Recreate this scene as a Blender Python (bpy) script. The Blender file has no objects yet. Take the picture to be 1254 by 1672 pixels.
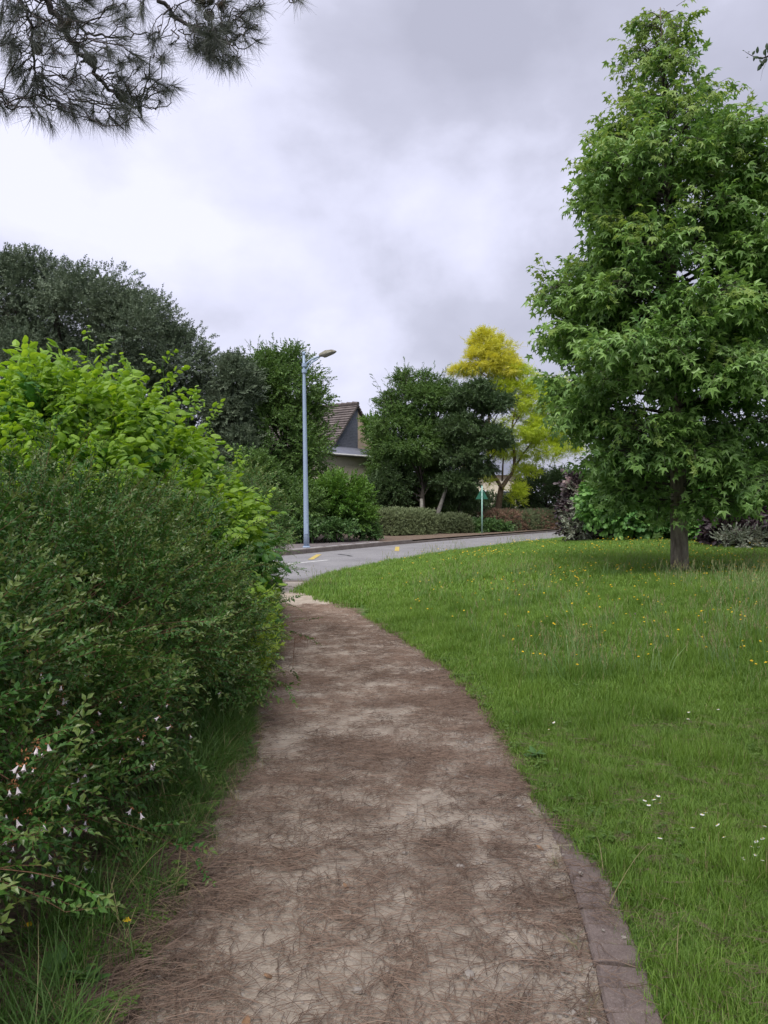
import bpy, math, random
import numpy as np

random.seed(7)
RNG = np.random.default_rng(7)
sc = bpy.context.scene
R = math.radians

# ------------------------------------------------------------------ camera
F = 1256.0; CX = 627.0; HY = 820.0; CAMZ = 1.6
cam = bpy.data.objects.new('camera', bpy.data.cameras.new('camera'))
sc.collection.objects.link(cam)
cam.location = (0, 0, CAMZ); cam.rotation_euler = (R(90), 0, 0)
cam.data.sensor_fit = 'VERTICAL'; cam.data.sensor_height = 36.0
cam.data.lens = 36.0 * F / 1672.0
cam.data.shift_y = -(836.0 - HY) / 1672.0
cam.data.clip_end = 2000; cam.data.clip_start = 0.05
sc.camera = cam

# ------------------------------------------------------------------ sky and sun
SUN_EL, SUN_AZ = 58.0, -162.0      # degrees; azimuth from +Y towards +X
w = bpy.data.worlds.new('World'); sc.world = w; w.use_nodes = True
nt = w.node_tree; nt.nodes.clear(); N = nt.nodes; L = nt.links
sky = N.new('ShaderNodeTexSky'); sky.sky_type = 'NISHITA'; sky.sun_disc = False
sky.sun_elevation = R(SUN_EL); sky.sun_rotation = R(SUN_AZ); sky.air_density = 1.0; sky.dust_density = 2.0
bg1 = N.new('ShaderNodeBackground'); bg1.inputs[1].default_value = 0.055
L.new(sky.outputs[0], bg1.inputs[0])
tc = N.new('ShaderNodeTexCoord'); sep = N.new('ShaderNodeSeparateXYZ'); L.new(tc.outputs['Generated'], sep.inputs[0])
mz = N.new('ShaderNodeMath'); mz.operation = 'MAXIMUM'; L.new(sep.outputs[2], mz.inputs[0]); mz.inputs[1].default_value = 0.0
cmb = N.new('ShaderNodeCombineXYZ'); L.new(sep.outputs[0], cmb.inputs[0]); L.new(sep.outputs[1], cmb.inputs[1])
zz_ = N.new('ShaderNodeMath'); zz_.operation = 'MULTIPLY'; L.new(mz.outputs[0], zz_.inputs[0]); zz_.inputs[1].default_value = 1.5; L.new(zz_.outputs[0], cmb.inputs[2])
mp = N.new('ShaderNodeMapping'); mp.inputs['Location'].default_value = (9.9, 6.6, 6.1); L.new(cmb.outputs[0], mp.inputs[0])
n1 = N.new('ShaderNodeTexNoise'); n1.inputs['Scale'].default_value = 3.0; n1.inputs['Detail'].default_value = 10; n1.inputs['Roughness'].default_value = 0.50; n1.inputs['Distortion'].default_value = 0.12
L.new(mp.outputs[0], n1.inputs['Vector'])
cr = N.new('ShaderNodeValToRGB'); bx_ = N.new('ShaderNodeMath'); bx_.operation = 'MULTIPLY_ADD'; L.new(sep.outputs[0], bx_.inputs[0]); bx_.inputs[1].default_value = -0.13; L.new(n1.outputs[0], bx_.inputs[2])
L.new(bx_.outputs[0], cr.inputs[0])
e = cr.color_ramp.elements
e[0].position = 0.34; e[0].color = (0.40, 0.405, 0.50, 1)
e[1].position = 0.68; e[1].color = (0.73, 0.735, 0.90, 1)
m_ = cr.color_ramp.elements.new(0.48); m_.color = (0.49, 0.495, 0.61, 1)
m_ = cr.color_ramp.elements.new(0.56); m_.color = (0.61, 0.615, 0.76, 1)
bg2 = N.new('ShaderNodeBackground'); bg2.inputs[1].default_value = 0.50; L.new(cr.outputs[0], bg2.inputs[0])
mxs = N.new('ShaderNodeMixShader'); mxs.inputs[0].default_value = 0.93
L.new(bg1.outputs[0], mxs.inputs[1]); L.new(bg2.outputs[0], mxs.inputs[2])
wo = N.new('ShaderNodeOutputWorld'); L.new(mxs.outputs[0], wo.inputs[0])

sl = bpy.data.lights.new('sun', 'SUN'); sl.energy = 1.5; sl.angle = R(40); sl.color = (1.0, 0.96, 0.90)
so = bpy.data.objects.new('sun', sl); sc.collection.objects.link(so)
so.rotation_euler = (R(90 - SUN_EL), 0, R(180 - SUN_AZ)); so.location = (0, 0, 30)
sc.view_settings.view_transform = 'Standard'; sc.view_settings.look = 'None'
sc.view_settings.gamma = 1.0; sc.view_settings.exposure = 1.42; sc.view_settings.use_curve_mapping = False
sc.cycles.max_bounces = 6; sc.cycles.diffuse_bounces = 4; sc.cycles.transmission_bounces = 4
sc.cycles.caustics_reflective = False; sc.cycles.caustics_refractive = False

# ------------------------------------------------------------------ helpers
def wx(px, Y): return (px - CX) / F * Y
def wz(py, Y): return CAMZ + (HY - py) / F * Y
def at(px, py, Y): return np.array([wx(px, Y), Y, wz(py, Y)])
def gp(px, py, z=0.0):
    Y = (CAMZ - z) * F / (py - HY); return (wx(px, Y), Y)

def _h(ix, iy, s):
    n = (ix * 374761393 + iy * 668265263 + s * 982451653) & 0x7fffffff
    n = ((n ^ (n >> 13)) * 1274126177) & 0x7fffffff
    return ((n ^ (n >> 16)) & 0xffff) / 65535.0
def vnoise(x, y, s=0):
    x = np.asarray(x, float); y = np.asarray(y, float)
    ix = np.floor(x).astype(np.int64); iy = np.floor(y).astype(np.int64)
    fx = x - ix; fy = y - iy; fx = fx * fx * (3 - 2 * fx); fy = fy * fy * (3 - 2 * fy)
    a = _h(ix, iy, s); b = _h(ix + 1, iy, s); c = _h(ix, iy + 1, s); d = _h(ix + 1, iy + 1, s)
    return (a * (1 - fx) + b * fx) * (1 - fy) + (c * (1 - fx) + d * fx) * fy
def fbm(x, y, s=0, o=4):
    t = 0; a = 0.5; q = 0
    for k in range(o):
        t = t + a * vnoise(x * 2 ** k + 17 * k, y * 2 ** k + 5 * k, s + k); q += a; a *= 0.5
    return t / q
def smooth(a, b, x):
    t = np.clip((x - a) / (b - a), 0, 1); return t * t * (3 - 2 * t)
def seg_dist(x, y, poly):
    """signed distance to an open polyline: positive on its right side"""
    best = np.full(np.shape(x), 1e9); sg = np.ones(np.shape(x))
    for (x0, y0), (x1, y1) in zip(poly[:-1], poly[1:]):
        dx_, dy_ = x1 - x0, y1 - y0; l2 = dx_ * dx_ + dy_ * dy_
        t = np.clip(((x - x0) * dx_ + (y - y0) * dy_) / l2, 0, 1)
        qx = x - (x0 + t * dx_); qy = y - (y0 + t * dy_); d = np.hypot(qx, qy)
        s = np.sign(dy_ * (x - x0) - dx_ * (y - y0)); s = np.where(s == 0, 1, s)
        m = d < best - 1e-9; best = np.where(m, d, best); sg = np.where(m, s, sg)
    return best * sg

class MB:
    def __init__(s): s.v = []; s.f = []; s.t = []; s.m = []; s.n = 0
    def add(s, V, Fc, tint=0.5, mat=0):
        V = np.asarray(V, float); s.v.append(V)
        for f in Fc: s.f.append(tuple(i + s.n for i in f)); s.m.append(mat)
        s.t.append(np.full(len(V), float(tint)) if np.isscalar(tint) else np.asarray(tint, float)); s.n += len(V)
    def mesh(s, name, mats, smooth_=False):
        me = bpy.data.meshes.new(name)
        V = np.concatenate(s.v) if s.v else np.zeros((0, 3))
        me.from_pydata(V.tolist(), [], s.f)
        if not isinstance(mats, (list, tuple)): mats = [mats]
        for m in mats: me.materials.append(m)
        if len(mats) > 1: me.polygons.foreach_set('material_index', s.m)
        a = me.attributes.new('tint', 'FLOAT', 'POINT'); a.data.foreach_set('value', np.concatenate(s.t).astype(np.float32) if s.t else [])
        if smooth_: me.polygons.foreach_set('use_smooth', [True] * len(me.polygons))
        me.update(); return me
    def build(s, name, mats, parent=None, smooth_=False, kind=None, loc=None):
        o = bpy.data.objects.new(name, s.mesh(name, mats, smooth_)); sc.collection.objects.link(o)
        if parent: o.parent = parent
        if kind: o['kind'] = kind
        if loc is not None: o.location = loc
        return o

def grid_mesh(name, X, Y, Z, mat, attr=None, keep=None):
    ny, nx = X.shape
    V = np.stack([X, Y, Z], -1).reshape(-1, 3)
    i = np.arange(nx * ny).reshape(ny, nx)
    q = np.stack([i[:-1, :-1], i[:-1, 1:], i[1:, 1:], i[1:, :-1]], -1).reshape(-1, 4)
    if keep is not None: q = q[keep.reshape(-1)]
    me = bpy.data.meshes.new(name); me.from_pydata(V.tolist(), [], q.tolist()); me.materials.append(mat)
    me.polygons.foreach_set('use_smooth', [True] * len(me.polygons))
    for k, a in (attr or {}).items():
        at_ = me.attributes.new(k, 'FLOAT', 'POINT'); at_.data.foreach_set('value', a.reshape(-1).astype(np.float32))
    me.update()
    o = bpy.data.objects.new(name, me); sc.collection.objects.link(o); return o

def thing(name, label, cat, loc=(0, 0, 0), rz=0, group=None):
    o = bpy.data.objects.new(name, None); sc.collection.objects.link(o)
    o.empty_display_size = 0.2
    o.location = loc; o.rotation_euler = (0, 0, rz); o['label'] = label; o['category'] = cat
    if group: o['group'] = group
    return o
def tag(o, label, cat, group=None):
    o['label'] = label; o['category'] = cat
    if group: o['group'] = group
    return o
def struct(o, label=None):
    o['kind'] = 'structure'
    if label: o['label'] = label
    return o

def box(mb, lo, hi, tint=0.5, mat=0, M=None, bev=0):
    x0, y0, z0 = lo; x1, y1, z1 = hi
    V = np.array([[x0,y0,z0],[x1,y0,z0],[x1,y1,z0],[x0,y1,z0],[x0,y0,z1],[x1,y0,z1],[x1,y1,z1],[x0,y1,z1]], float)
    if M is not None: V = V @ np.asarray(M[0]).T + np.asarray(M[1])
    mb.add(V, [(0,3,2,1),(4,5,6,7),(0,1,5,4),(1,2,6,5),(2,3,7,6),(3,0,4,7)], tint, mat)

def norm(v):
    v = np.asarray(v, float); return v / (np.linalg.norm(v, axis=-1, keepdims=True) + 1e-9)

def tube(mb, pts, rad, seg=6, tint=0.5, mat=0, wob=0.0, cap=True):
    pts = np.asarray(pts, float); n = len(pts); rad = np.broadcast_to(rad, (n,))
    T = norm(np.gradient(pts, axis=0)); ref = np.array([0.31, 0.17, 0.94]) if abs(T[0][2]) < 0.9 else np.array([1.0, 0.1, 0])
    rings = []
    u = norm(np.cross(T[0], ref))
    a = np.arange(seg) * 2 * math.pi / seg
    ph = RNG.random(3) * 6
    for i in range(n):
        u = norm(u - T[i] * np.dot(u, T[i])); v = np.cross(T[i], u)
        r = rad[i] * (1 + wob * (np.sin(3 * a + ph[0] + i * .35) * .5 + np.sin(2 * a + ph[1] - i * .7) * .5 + 0.35 * RNG.normal(size=seg)))
        rings.append(pts[i] + np.outer(np.cos(a) * r, u) + np.outer(np.sin(a) * r, v))
    V = np.concatenate(rings); Fc = []
    for i in range(n - 1):
        for k in range(seg):
            k2 = (k + 1) % seg; Fc.append((i*seg+k, i*seg+k2, (i+1)*seg+k2, (i+1)*seg+k))
    if cap: Fc.append(tuple(range(seg))[::-1]); Fc.append(tuple((n-1)*seg + k for k in range(seg)))
    mb.add(V, Fc, tint, mat)

def bez(p0, p1, p2, n=6):
    t = np.linspace(0, 1, n)[:, None]; p0, p1, p2 = map(lambda q: np.asarray(q, float), (p0, p1, p2))
    return (1-t)**2 * p0 + 2*t*(1-t) * p1 + t*t * p2
def catmull(P, n=6):
    P = np.asarray(P, float); P = np.vstack([2*P[0]-P[1], P, 2*P[-1]-P[-2]]); out = []
    for i in range(1, len(P) - 2):
        for t in np.linspace(0, 1, n, endpoint=False):
            a, b, c, d = P[i-1], P[i], P[i+1], P[i+2]
            out.append(0.5 * ((2*b) + (-a+c)*t + (2*a-5*b+4*c-d)*t*t + (-a+3*b-3*c+d)*t**3))
    out.append(P[-2]); return np.array(out)

# ------------------------------------------------------------------ materials
def newmat(name):
    m = bpy.data.materials.new(name); m.use_nodes = True; t = m.node_tree; t.nodes.clear(); return m, t
def rgb(c): return (c[0], c[1], c[2], 1)
def leaf_mat(name, c1, c2, rough=0.5, trans=0.35, tcol=None, spec=0.4, patch=0.6):
    if c1[1] > c1[0] and c1[1] < .13 and 'grass' not in name and 'abelia' not in name: c1 = tuple(v*1.55 for v in c1); c2 = tuple(v*1.35 for v in c2)
    m, t = newmat(name); N = t.nodes; L = t.links
    at_ = N.new('ShaderNodeAttribute'); at_.attribute_name = 'tint'
    oi = N.new('ShaderNodeObjectInfo'); geo = N.new('ShaderNodeNewGeometry')
    nz = N.new('ShaderNodeTexNoise'); nz.inputs['Scale'].default_value = patch; nz.inputs['Detail'].default_value = 3
    L.new(geo.outputs['Position'], nz.inputs['Vector'])
    a = N.new('ShaderNodeMath'); a.operation = 'MULTIPLY_ADD'; L.new(at_.outputs['Fac'], a.inputs[0]); a.inputs[1].default_value = 0.45
    b = N.new('ShaderNodeMath'); b.operation = 'MULTIPLY'; L.new(oi.outputs['Random'], b.inputs[0]); b.inputs[1].default_value = 0.35; L.new(b.outputs[0], a.inputs[2])
    c = N.new('ShaderNodeMath'); c.operation = 'MULTIPLY_ADD'; L.new(nz.outputs[0], c.inputs[0]); c.inputs[1].default_value = 0.9; c.inputs[2].default_value = -0.35
    d = N.new('ShaderNodeMath'); d.operation = 'ADD'; d.use_clamp = True; L.new(a.outputs[0], d.inputs[0]); L.new(c.outputs[0], d.inputs[1])
    mix = N.new('ShaderNodeMix'); mix.data_type = 'RGBA'; L.new(d.outputs[0], mix.inputs[0]); mix.inputs[6].default_value = rgb(c1); mix.inputs[7].default_value = rgb(c2)
    p = N.new('ShaderNodeBsdfPrincipled'); L.new(mix.outputs[2], p.inputs['Base Color']); p.inputs['Roughness'].default_value = rough
    p.inputs['Specular IOR Level'].default_value = spec
    tr = N.new('ShaderNodeBsdfTranslucent')
    hs = N.new('ShaderNodeHueSaturation'); hs.inputs['Hue'].default_value = 0.485; hs.inputs['Saturation'].default_value = 1.1; hs.inputs['Value'].default_value = 1.25
    L.new(mix.outputs[2], hs.inputs['Color']); L.new(hs.outputs[0], tr.inputs[0])
    ms = N.new('ShaderNodeMixShader'); ms.inputs[0].default_value = trans
    L.new(p.outputs[0], ms.inputs[1]); L.new(tr.outputs[0], ms.inputs[2])
    o = N.new('ShaderNodeOutputMaterial'); L.new(ms.outputs[0], o.inputs[0]); return m

def rough_mat(name, cols, scale=8.0, rough=0.85, bump=0.3, bscale=60.0, detail=6, stretch=None, attr=None, attrcol=None, spec=0.3, speck=None):
    """noise ramp through cols + fine bump; optional attribute-driven second colour"""
    m, t = newmat(name); N = t.nodes; L = t.links
    tcn = N.new('ShaderNodeTexCoord'); mpn = N.new('ShaderNodeMapping'); L.new(tcn.outputs['Object'], mpn.inputs[0])
    if stretch: mpn.inputs['Scale'].default_value = stretch
    n = N.new('ShaderNodeTexNoise'); n.inputs['Scale'].default_value = scale; n.inputs['Detail'].default_value = detail; n.inputs['Roughness'].default_value = 0.65
    L.new(mpn.outputs[0], n.inputs['Vector'])
    r = N.new('ShaderNodeValToRGB'); L.new(n.outputs[0], r.inputs[0])
    el = r.color_ramp.elements; k = len(cols); el[0].position = 0.30; el[0].color = rgb(cols[0]); el[1].position = 0.70; el[1].color = rgb(cols[-1])
    for i in range(1, k - 1):
        q = el.new(0.30 + 0.40 * i / (k - 1)); q.color = rgb(cols[i])
    col = r.outputs[0]
    n2 = N.new('ShaderNodeTexNoise'); n2.inputs['Scale'].default_value = bscale; n2.inputs['Detail'].default_value = 5; n2.inputs['Roughness'].default_value = 0.7
    L.new(mpn.outputs[0], n2.inputs['Vector'])
    # fine grain
    g = N.new('ShaderNodeMath'); g.operation = 'MULTIPLY_ADD'; L.new(n2.outputs[0], g.inputs[0]); g.inputs[1].default_value = 1.1; g.inputs[2].default_value = 0.45
    mg = N.new('ShaderNodeMix'); mg.data_type = 'RGBA'; mg.blend_type = 'MULTIPLY'; mg.inputs[0].default_value = 1.0
    L.new(col, mg.inputs[6]); L.new(g.outputs[0], mg.inputs[7]); col = mg.outputs[2]
    if speck:
        vo = N.new('ShaderNodeTexVoronoi'); vo.inputs['Scale'].default_value = speck[0]; L.new(mpn.outputs[0], vo.inputs['Vector'])
        sr = N.new('ShaderNodeSeparateColor'); L.new(vo.outputs['Color'], sr.inputs[0])
        gt = N.new('ShaderNodeMath'); gt.operation = 'GREATER_THAN'; L.new(sr.outputs[0], gt.inputs[0]); gt.inputs[1].default_value = speck[1]
        mv = N.new('ShaderNodeMix'); mv.data_type = 'RGBA'; mf = N.new('ShaderNodeMath'); mf.operation = 'MULTIPLY'; mf.inputs[1].default_value = 0.6
        L.new(gt.outputs[0], mf.inputs[0]); L.new(mf.outputs[0], mv.inputs[0]); L.new(col, mv.inputs[6]); mv.inputs[7].default_value = rgb(speck[2]); col = mv.outputs[2]
    if attr:
        an = N.new('ShaderNodeAttribute'); an.attribute_name = attr
        ma = N.new('ShaderNodeMath'); ma.operation = 'MULTIPLY_ADD'; ma.use_clamp = True
        L.new(n2.outputs[0], ma.inputs[0]); ma.inputs[1].default_value = 0.8
        sb = N.new('ShaderNodeMath'); sb.operation = 'SUBTRACT'; L.new(an.outputs['Fac'], sb.inputs[0]); sb.inputs[1].default_value = 0.4; L.new(sb.outputs[0], ma.inputs[2])
        mx = N.new('ShaderNodeMix'); mx.data_type = 'RGBA'; L.new(ma.outputs[0], mx.inputs[0]); L.new(col, mx.inputs[6]); mx.inputs[7].default_value = rgb(attrcol); col = mx.outputs[2]
    p = N.new('ShaderNodeBsdfPrincipled'); L.new(col, p.inputs['Base Color']); p.inputs['Roughness'].default_value = rough; p.inputs['Specular IOR Level'].default_value = spec
    bp = N.new('ShaderNodeBump'); bp.inputs['Strength'].default_value = bump; bp.inputs['Distance'].default_value = 0.01; L.new(n2.outputs[0], bp.inputs['Height']); L.new(bp.outputs[0], p.inputs['Normal'])
    o = N.new('ShaderNodeOutputMaterial'); L.new(p.outputs[0], o.inputs[0]); return m

def flat_mat(name, c, rough=0.5, metal=0.0, var=0.12, scale=4.0):
    return rough_mat(name, [tuple(x * (1 - var) for x in c), tuple(x * (1 + var) for x in c)], scale=scale, rough=rough, bump=0.05, bscale=40)

M = {}
M['grass'] = leaf_mat('grass_blade', (0.070, 0.160, 0.020), (0.250, 0.400, 0.068), rough=0.55, trans=0.30, patch=0.9)
M['grass_dry'] = leaf_mat('dry_grass', (0.24, 0.22, 0.09), (0.42, 0.36, 0.19), rough=0.7, trans=0.2)
M['grass_pale'] = leaf_mat('pale_grass_stem', (0.12, 0.26, 0.07), (0.30, 0.42, 0.17), rough=0.6, trans=0.25)
M['verge'] = leaf_mat('verge_grass', (0.045, 0.12, 0.018), (0.13, 0.24, 0.05), rough=0.55, trans=0.3)
M['gum'] = leaf_mat('sweetgum_leaf', (0.036, 0.094, 0.022), (0.195, 0.315, 0.082), rough=0.42, trans=0.30)
M['gum_new'] = leaf_mat('sweetgum_young_leaf', (0.13, 0.235, 0.045), (0.32, 0.43, 0.11), rough=0.45, trans=0.38)
M['abelia'] = leaf_mat('abelia_leaf', (0.022, 0.082, 0.015), (0.105, 0.225, 0.040), rough=0.42, trans=0.18, spec=0.35, patch=1.2)
M['abelia_new'] = leaf_mat('abelia_young_leaf', (0.09, 0.17, 0.035), (0.20, 0.26, 0.07), rough=0.32, trans=0.25, spec=0.55)
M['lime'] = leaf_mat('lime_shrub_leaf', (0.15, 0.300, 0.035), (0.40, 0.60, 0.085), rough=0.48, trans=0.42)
M['lime_inner'] = leaf_mat('shrub_inner_leaf', (0.035, 0.110, 0.020), (0.09, 0.20, 0.035), rough=0.45, trans=0.3)  # darker green for the leaves inside the lime shrub
M['privet'] = leaf_mat('golden_privet_leaf', (0.20, 0.36, 0.04), (0.42, 0.52, 0.09), rough=0.45, trans=0.35)
M['holm'] = leaf_mat('holm_oak_leaf', (0.036, 0.060, 0.034), (0.135, 0.170, 0.105), rough=0.5, trans=0.10, patch=0.35)
M['mid'] = leaf_mat('tree_leaf_mid_green', (0.032, 0.078, 0.018), (0.115, 0.190, 0.045), rough=0.5, trans=0.28, patch=0.4)
M['dark'] = leaf_mat('tree_leaf_dark', (0.020, 0.044, 0.015), (0.070, 0.115, 0.038), rough=0.5, trans=0.2, patch=0.4)
M['bright'] = leaf_mat('shrub_bright_leaf', (0.055, 0.150, 0.020), (0.17, 0.30, 0.05), rough=0.5, trans=0.3, patch=0.5)
M['yellow'] = leaf_mat('golden_robinia_leaf', (0.32, 0.45, 0.040), (0.58, 0.66, 0.080), rough=0.5, trans=0.40, patch=0.45)
M['yellow_top'] = leaf_mat('golden_robinia_top_leaf', (0.46, 0.50, 0.055), (0.72, 0.68, 0.11), rough=0.5, trans=0.40, patch=0.45)
M['hedge'] = leaf_mat('hedge_leaf', (0.11, 0.150, 0.07), (0.26, 0.31, 0.15), rough=0.55, trans=0.2)
M['hedge_brown'] = leaf_mat('brown_hedge_leaf', (0.22, 0.14, 0.09), (0.42, 0.28, 0.19), rough=0.65, trans=0.1)
M['ivy'] = leaf_mat('ivy_leaf', (0.03, 0.075, 0.022), (0.10, 0.17, 0.05), rough=0.4, trans=0.15)
M['hazel'] = leaf_mat('hazel_leaf', (0.040, 0.120, 0.032), (0.15, 0.28, 0.065), rough=0.5, trans=0.3, patch=0.8)
M['purple'] = leaf_mat('purple_leaf', (0.030, 0.020, 0.026), (0.085, 0.060, 0.062), rough=0.45, trans=0.15)
M['silver'] = leaf_mat('silvery_leaf', (0.16, 0.20, 0.13), (0.36, 0.38, 0.30), rough=0.6, trans=0.15)
M['pink'] = leaf_mat('pale_pink_blossom', (0.42, 0.30, 0.30), (0.66, 0.52, 0.50), rough=0.6, trans=0.3)
M['needle'] = leaf_mat('pine_needle', (0.040, 0.046, 0.040), (0.075, 0.085, 0.062), rough=0.5, trans=0.05)
M['needle_dead'] = leaf_mat('fallen_pine_needle', (0.055, 0.036, 0.027), (0.33, 0.235, 0.180), rough=0.75, trans=0.0, spec=0.2)
M['oak'] = leaf_mat('oak_twig_leaf', (0.020, 0.036, 0.018), (0.05, 0.08, 0.04), rough=0.5, trans=0.1)
M['bark'] = rough_mat('sweetgum_bark', [(0.075, 0.058, 0.045), (0.20, 0.165, 0.13), (0.32, 0.28, 0.22)], scale=9, bump=1.0, bscale=28, stretch=(1, 1, 0.28))
M['bark_dark'] = rough_mat('dark_bark', [(0.035, 0.030, 0.028), (0.10, 0.085, 0.07)], scale=10, bump=0.8, bscale=30, stretch=(1, 1, 0.3))
M['bark_pale'] = rough_mat('pale_bark', [(0.11, 0.10, 0.09), (0.23, 0.22, 0.20)], scale=6, bump=0.4, bscale=30)
M['bark_brown'] = rough_mat('brown_bark', [(0.09, 0.06, 0.04), (0.22, 0.16, 0.11)], scale=8, bump=0.8, bscale=30, stretch=(1, 1, 0.3))
M['twig'] = rough_mat('reddish_twig', [(0.10, 0.05, 0.03), (0.22, 0.12, 0.07)], scale=12, bump=0.1)
M['twig_dark'] = rough_mat('pine_twig', [(0.040, 0.032, 0.036), (0.085, 0.070, 0.072)], scale=14, bump=0.4, bscale=60)
M['cone'] = rough_mat('pine_cone_scale', [(0.05, 0.035, 0.028), (0.12, 0.085, 0.06)], scale=20, bump=0.3)
M['petal'] = flat_mat('white_pink_petal', (0.82, 0.74, 0.77), 0.6)
M['bract'] = flat_mat('rusty_flower_bract', (0.32, 0.14, 0.06), 0.7)
M['daisy'] = flat_mat('white_daisy_petal', (0.80, 0.80, 0.78), 0.6)
M['yel'] = flat_mat('yellow_flower_petal', (0.78, 0.52, 0.02), 0.6)
M['clover'] = flat_mat('purple_clover_flower', (0.42, 0.20, 0.36), 0.6)
M['stem'] = flat_mat('green_flower_stem', (0.10, 0.19, 0.05), 0.6)

M['path'] = rough_mat('sandy_gravel_path', [(0.27, 0.22, 0.175), (0.38, 0.32, 0.26), (0.49, 0.42, 0.345)], scale=5, rough=0.95, bump=0.9, bscale=70, attr='litter', attrcol=(0.205, 0.160, 0.132), speck=(220, 0.90, (0.44, 0.39, 0.33)))
M['soil'] = rough_mat('brown_soil', [(0.10, 0.072, 0.052), (0.21, 0.155, 0.115)], scale=8, bump=1.0, bscale=50)
M['turf'] = rough_mat('turf_base', [(0.045, 0.090, 0.018), (0.080, 0.15, 0.028), (0.11, 0.18, 0.04)], scale=2.5, bump=1.0, bscale=40)
M['field'] = rough_mat('far_ground', [(0.05, 0.09, 0.025), (0.10, 0.13, 0.045)], scale=0.6, bump=0.5, bscale=8)
M['asphalt'] = rough_mat('worn_asphalt', [(0.175, 0.172, 0.180), (0.215, 0.21, 0.218), (0.25, 0.245, 0.25)], scale=0.9, rough=0.9, bump=0.25, bscale=50, speck=(45, 0.8, (0.30, 0.29, 0.29)))
M['pave'] = rough_mat('brown_grey_pavement', [(0.130, 0.110, 0.110), (0.165, 0.145, 0.145), (0.20, 0.175, 0.17)], scale=1.2, rough=0.9, bump=0.3, bscale=40)
M['apron'] = rough_mat('pale_sandy_apron', [(0.30, 0.26, 0.22), (0.40, 0.355, 0.30)], scale=2, rough=0.9, bump=0.3, bscale=50)
M['kerb'] = rough_mat('kerb_concrete', [(0.125, 0.105, 0.095), (0.20, 0.175, 0.16)], scale=4, rough=0.9, bump=0.4, bscale=40)
M['brick'] = rough_mat('mauve_paver', [(0.145, 0.110, 0.098), (0.215, 0.170, 0.152)], scale=12, rough=0.85, bump=0.5, bscale=120, speck=(420, 0.9, (0.30, 0.26, 0.25)))
M['white'] = rough_mat('white_road_paint', [(0.42, 0.42, 0.42), (0.66, 0.66, 0.65)], scale=9, rough=0.8, bump=0.1)
M['ypaint'] = rough_mat('yellow_road_paint', [(0.34, 0.28, 0.12), (0.58, 0.44, 0.10)], scale=9, rough=0.8, bump=0.1)
M['stone'] = rough_mat('grey_pebble', [(0.20, 0.17, 0.15), (0.46, 0.42, 0.37)], scale=6, rough=0.8, bump=0.2)
M['pole'] = flat_mat('blue_grey_pole_paint', (0.28, 0.36, 0.48), 0.45, var=0.05)
M['lantern'] = rough_mat('lichened_lantern_hood', [(0.10, 0.085, 0.04), (0.20, 0.19, 0.15), (0.30, 0.29, 0.27)], scale=14, rough=0.7, bump=0.3, bscale=40)
M['glass'] = flat_mat('lantern_lens', (0.20, 0.19, 0.17), 0.25)
M['signback'] = flat_mat('green_sign_back', (0.030, 0.130, 0.085), 0.45)
M['signpole'] = flat_mat('pale_green_pole', (0.28, 0.46, 0.40), 0.45)
M['greypost'] = flat_mat('blue_grey_post', (0.20, 0.25, 0.33), 0.5)
M['blackpost'] = flat_mat('dark_band', (0.04, 0.04, 0.045), 0.5)
M['tile'] = rough_mat('brown_roof_tile', [(0.075, 0.064, 0.062), (0.125, 0.105, 0.10), (0.19, 0.165, 0.155)], scale=2.0, rough=0.9, bump=0.4, bscale=14)
M['slate'] = rough_mat('blue_slate', [(0.13, 0.14, 0.18), (0.18, 0.19, 0.235)], scale=1.6, rough=0.6, bump=0.3, bscale=14)
M['render'] = rough_mat('beige_render', [(0.62, 0.48, 0.36), (0.70, 0.55, 0.42)], scale=1.2, rough=0.9, bump=0.1)
M['cream'] = rough_mat('cream_render', [(0.58, 0.53, 0.42), (0.66, 0.61, 0.49)], scale=1.2, rough=0.9, bump=0.1)
M['pane'] = flat_mat('dark_window_pane', (0.05, 0.06, 0.075), 0.15)
M['whitewood'] = flat_mat('white_frame', (0.7, 0.7, 0.7), 0.5)

# ------------------------------------------------------------------ leaf shapes (+X along the leaf, +Z up)
def leaf_diamond(L_=1.0, W=0.5, fold=0.12, curl=0.1):
    V = [[0,0,0],[.45*L_, W*.5, fold*W],[.45*L_, -W*.5, fold*W],[L_,0,-curl*L_],[.5*L_,0,-curl*L_*.1]]
    return np.array(V), [(0,4,1),(0,2,4),(1,4,3),(4,2,3)]
def leaf_quad(L_=1.0, W=0.5, fold=0.15, curl=0.1):
    V = [[0,0,0],[.45*L_, W*.5, fold*W],[L_,0,-curl*L_],[.45*L_, -W*.5, fold*W]]
    return np.array(V), [(0,2,1),(0,3,2)]
def leaf_ovate(L_=1.0, W=0.62, fold=0.18, curl=0.35):
    xs = [0.0, .22, .5, .78, 1.0]; ws = [0.0, .82, 1.0, .62, 0.0]
    V = [[0,0,0]]; Fc = []
    for x, ww in zip(xs[1:-1], ws[1:-1]):
        z = -curl * x * x * L_
        V += [[x*L_, ww*W*.5, z + fold*ww*W*.5*-0.6], [x*L_, 0, z + fold*W*.25], [x*L_, -ww*W*.5, z + fold*ww*W*.5*-0.6]]
    V.append([L_, 0, -curl*L_])
    Fc += [(0,2,1),(0,3,2)]
    for k in (0, 1):
        a = 1 + 3*k; Fc += [(a,a+1,a+4,a+3),(a+1,a+2,a+5,a+4)]
    Fc += [(7,8,10),(8,9,10)]
    return np.array(V), Fc
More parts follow.
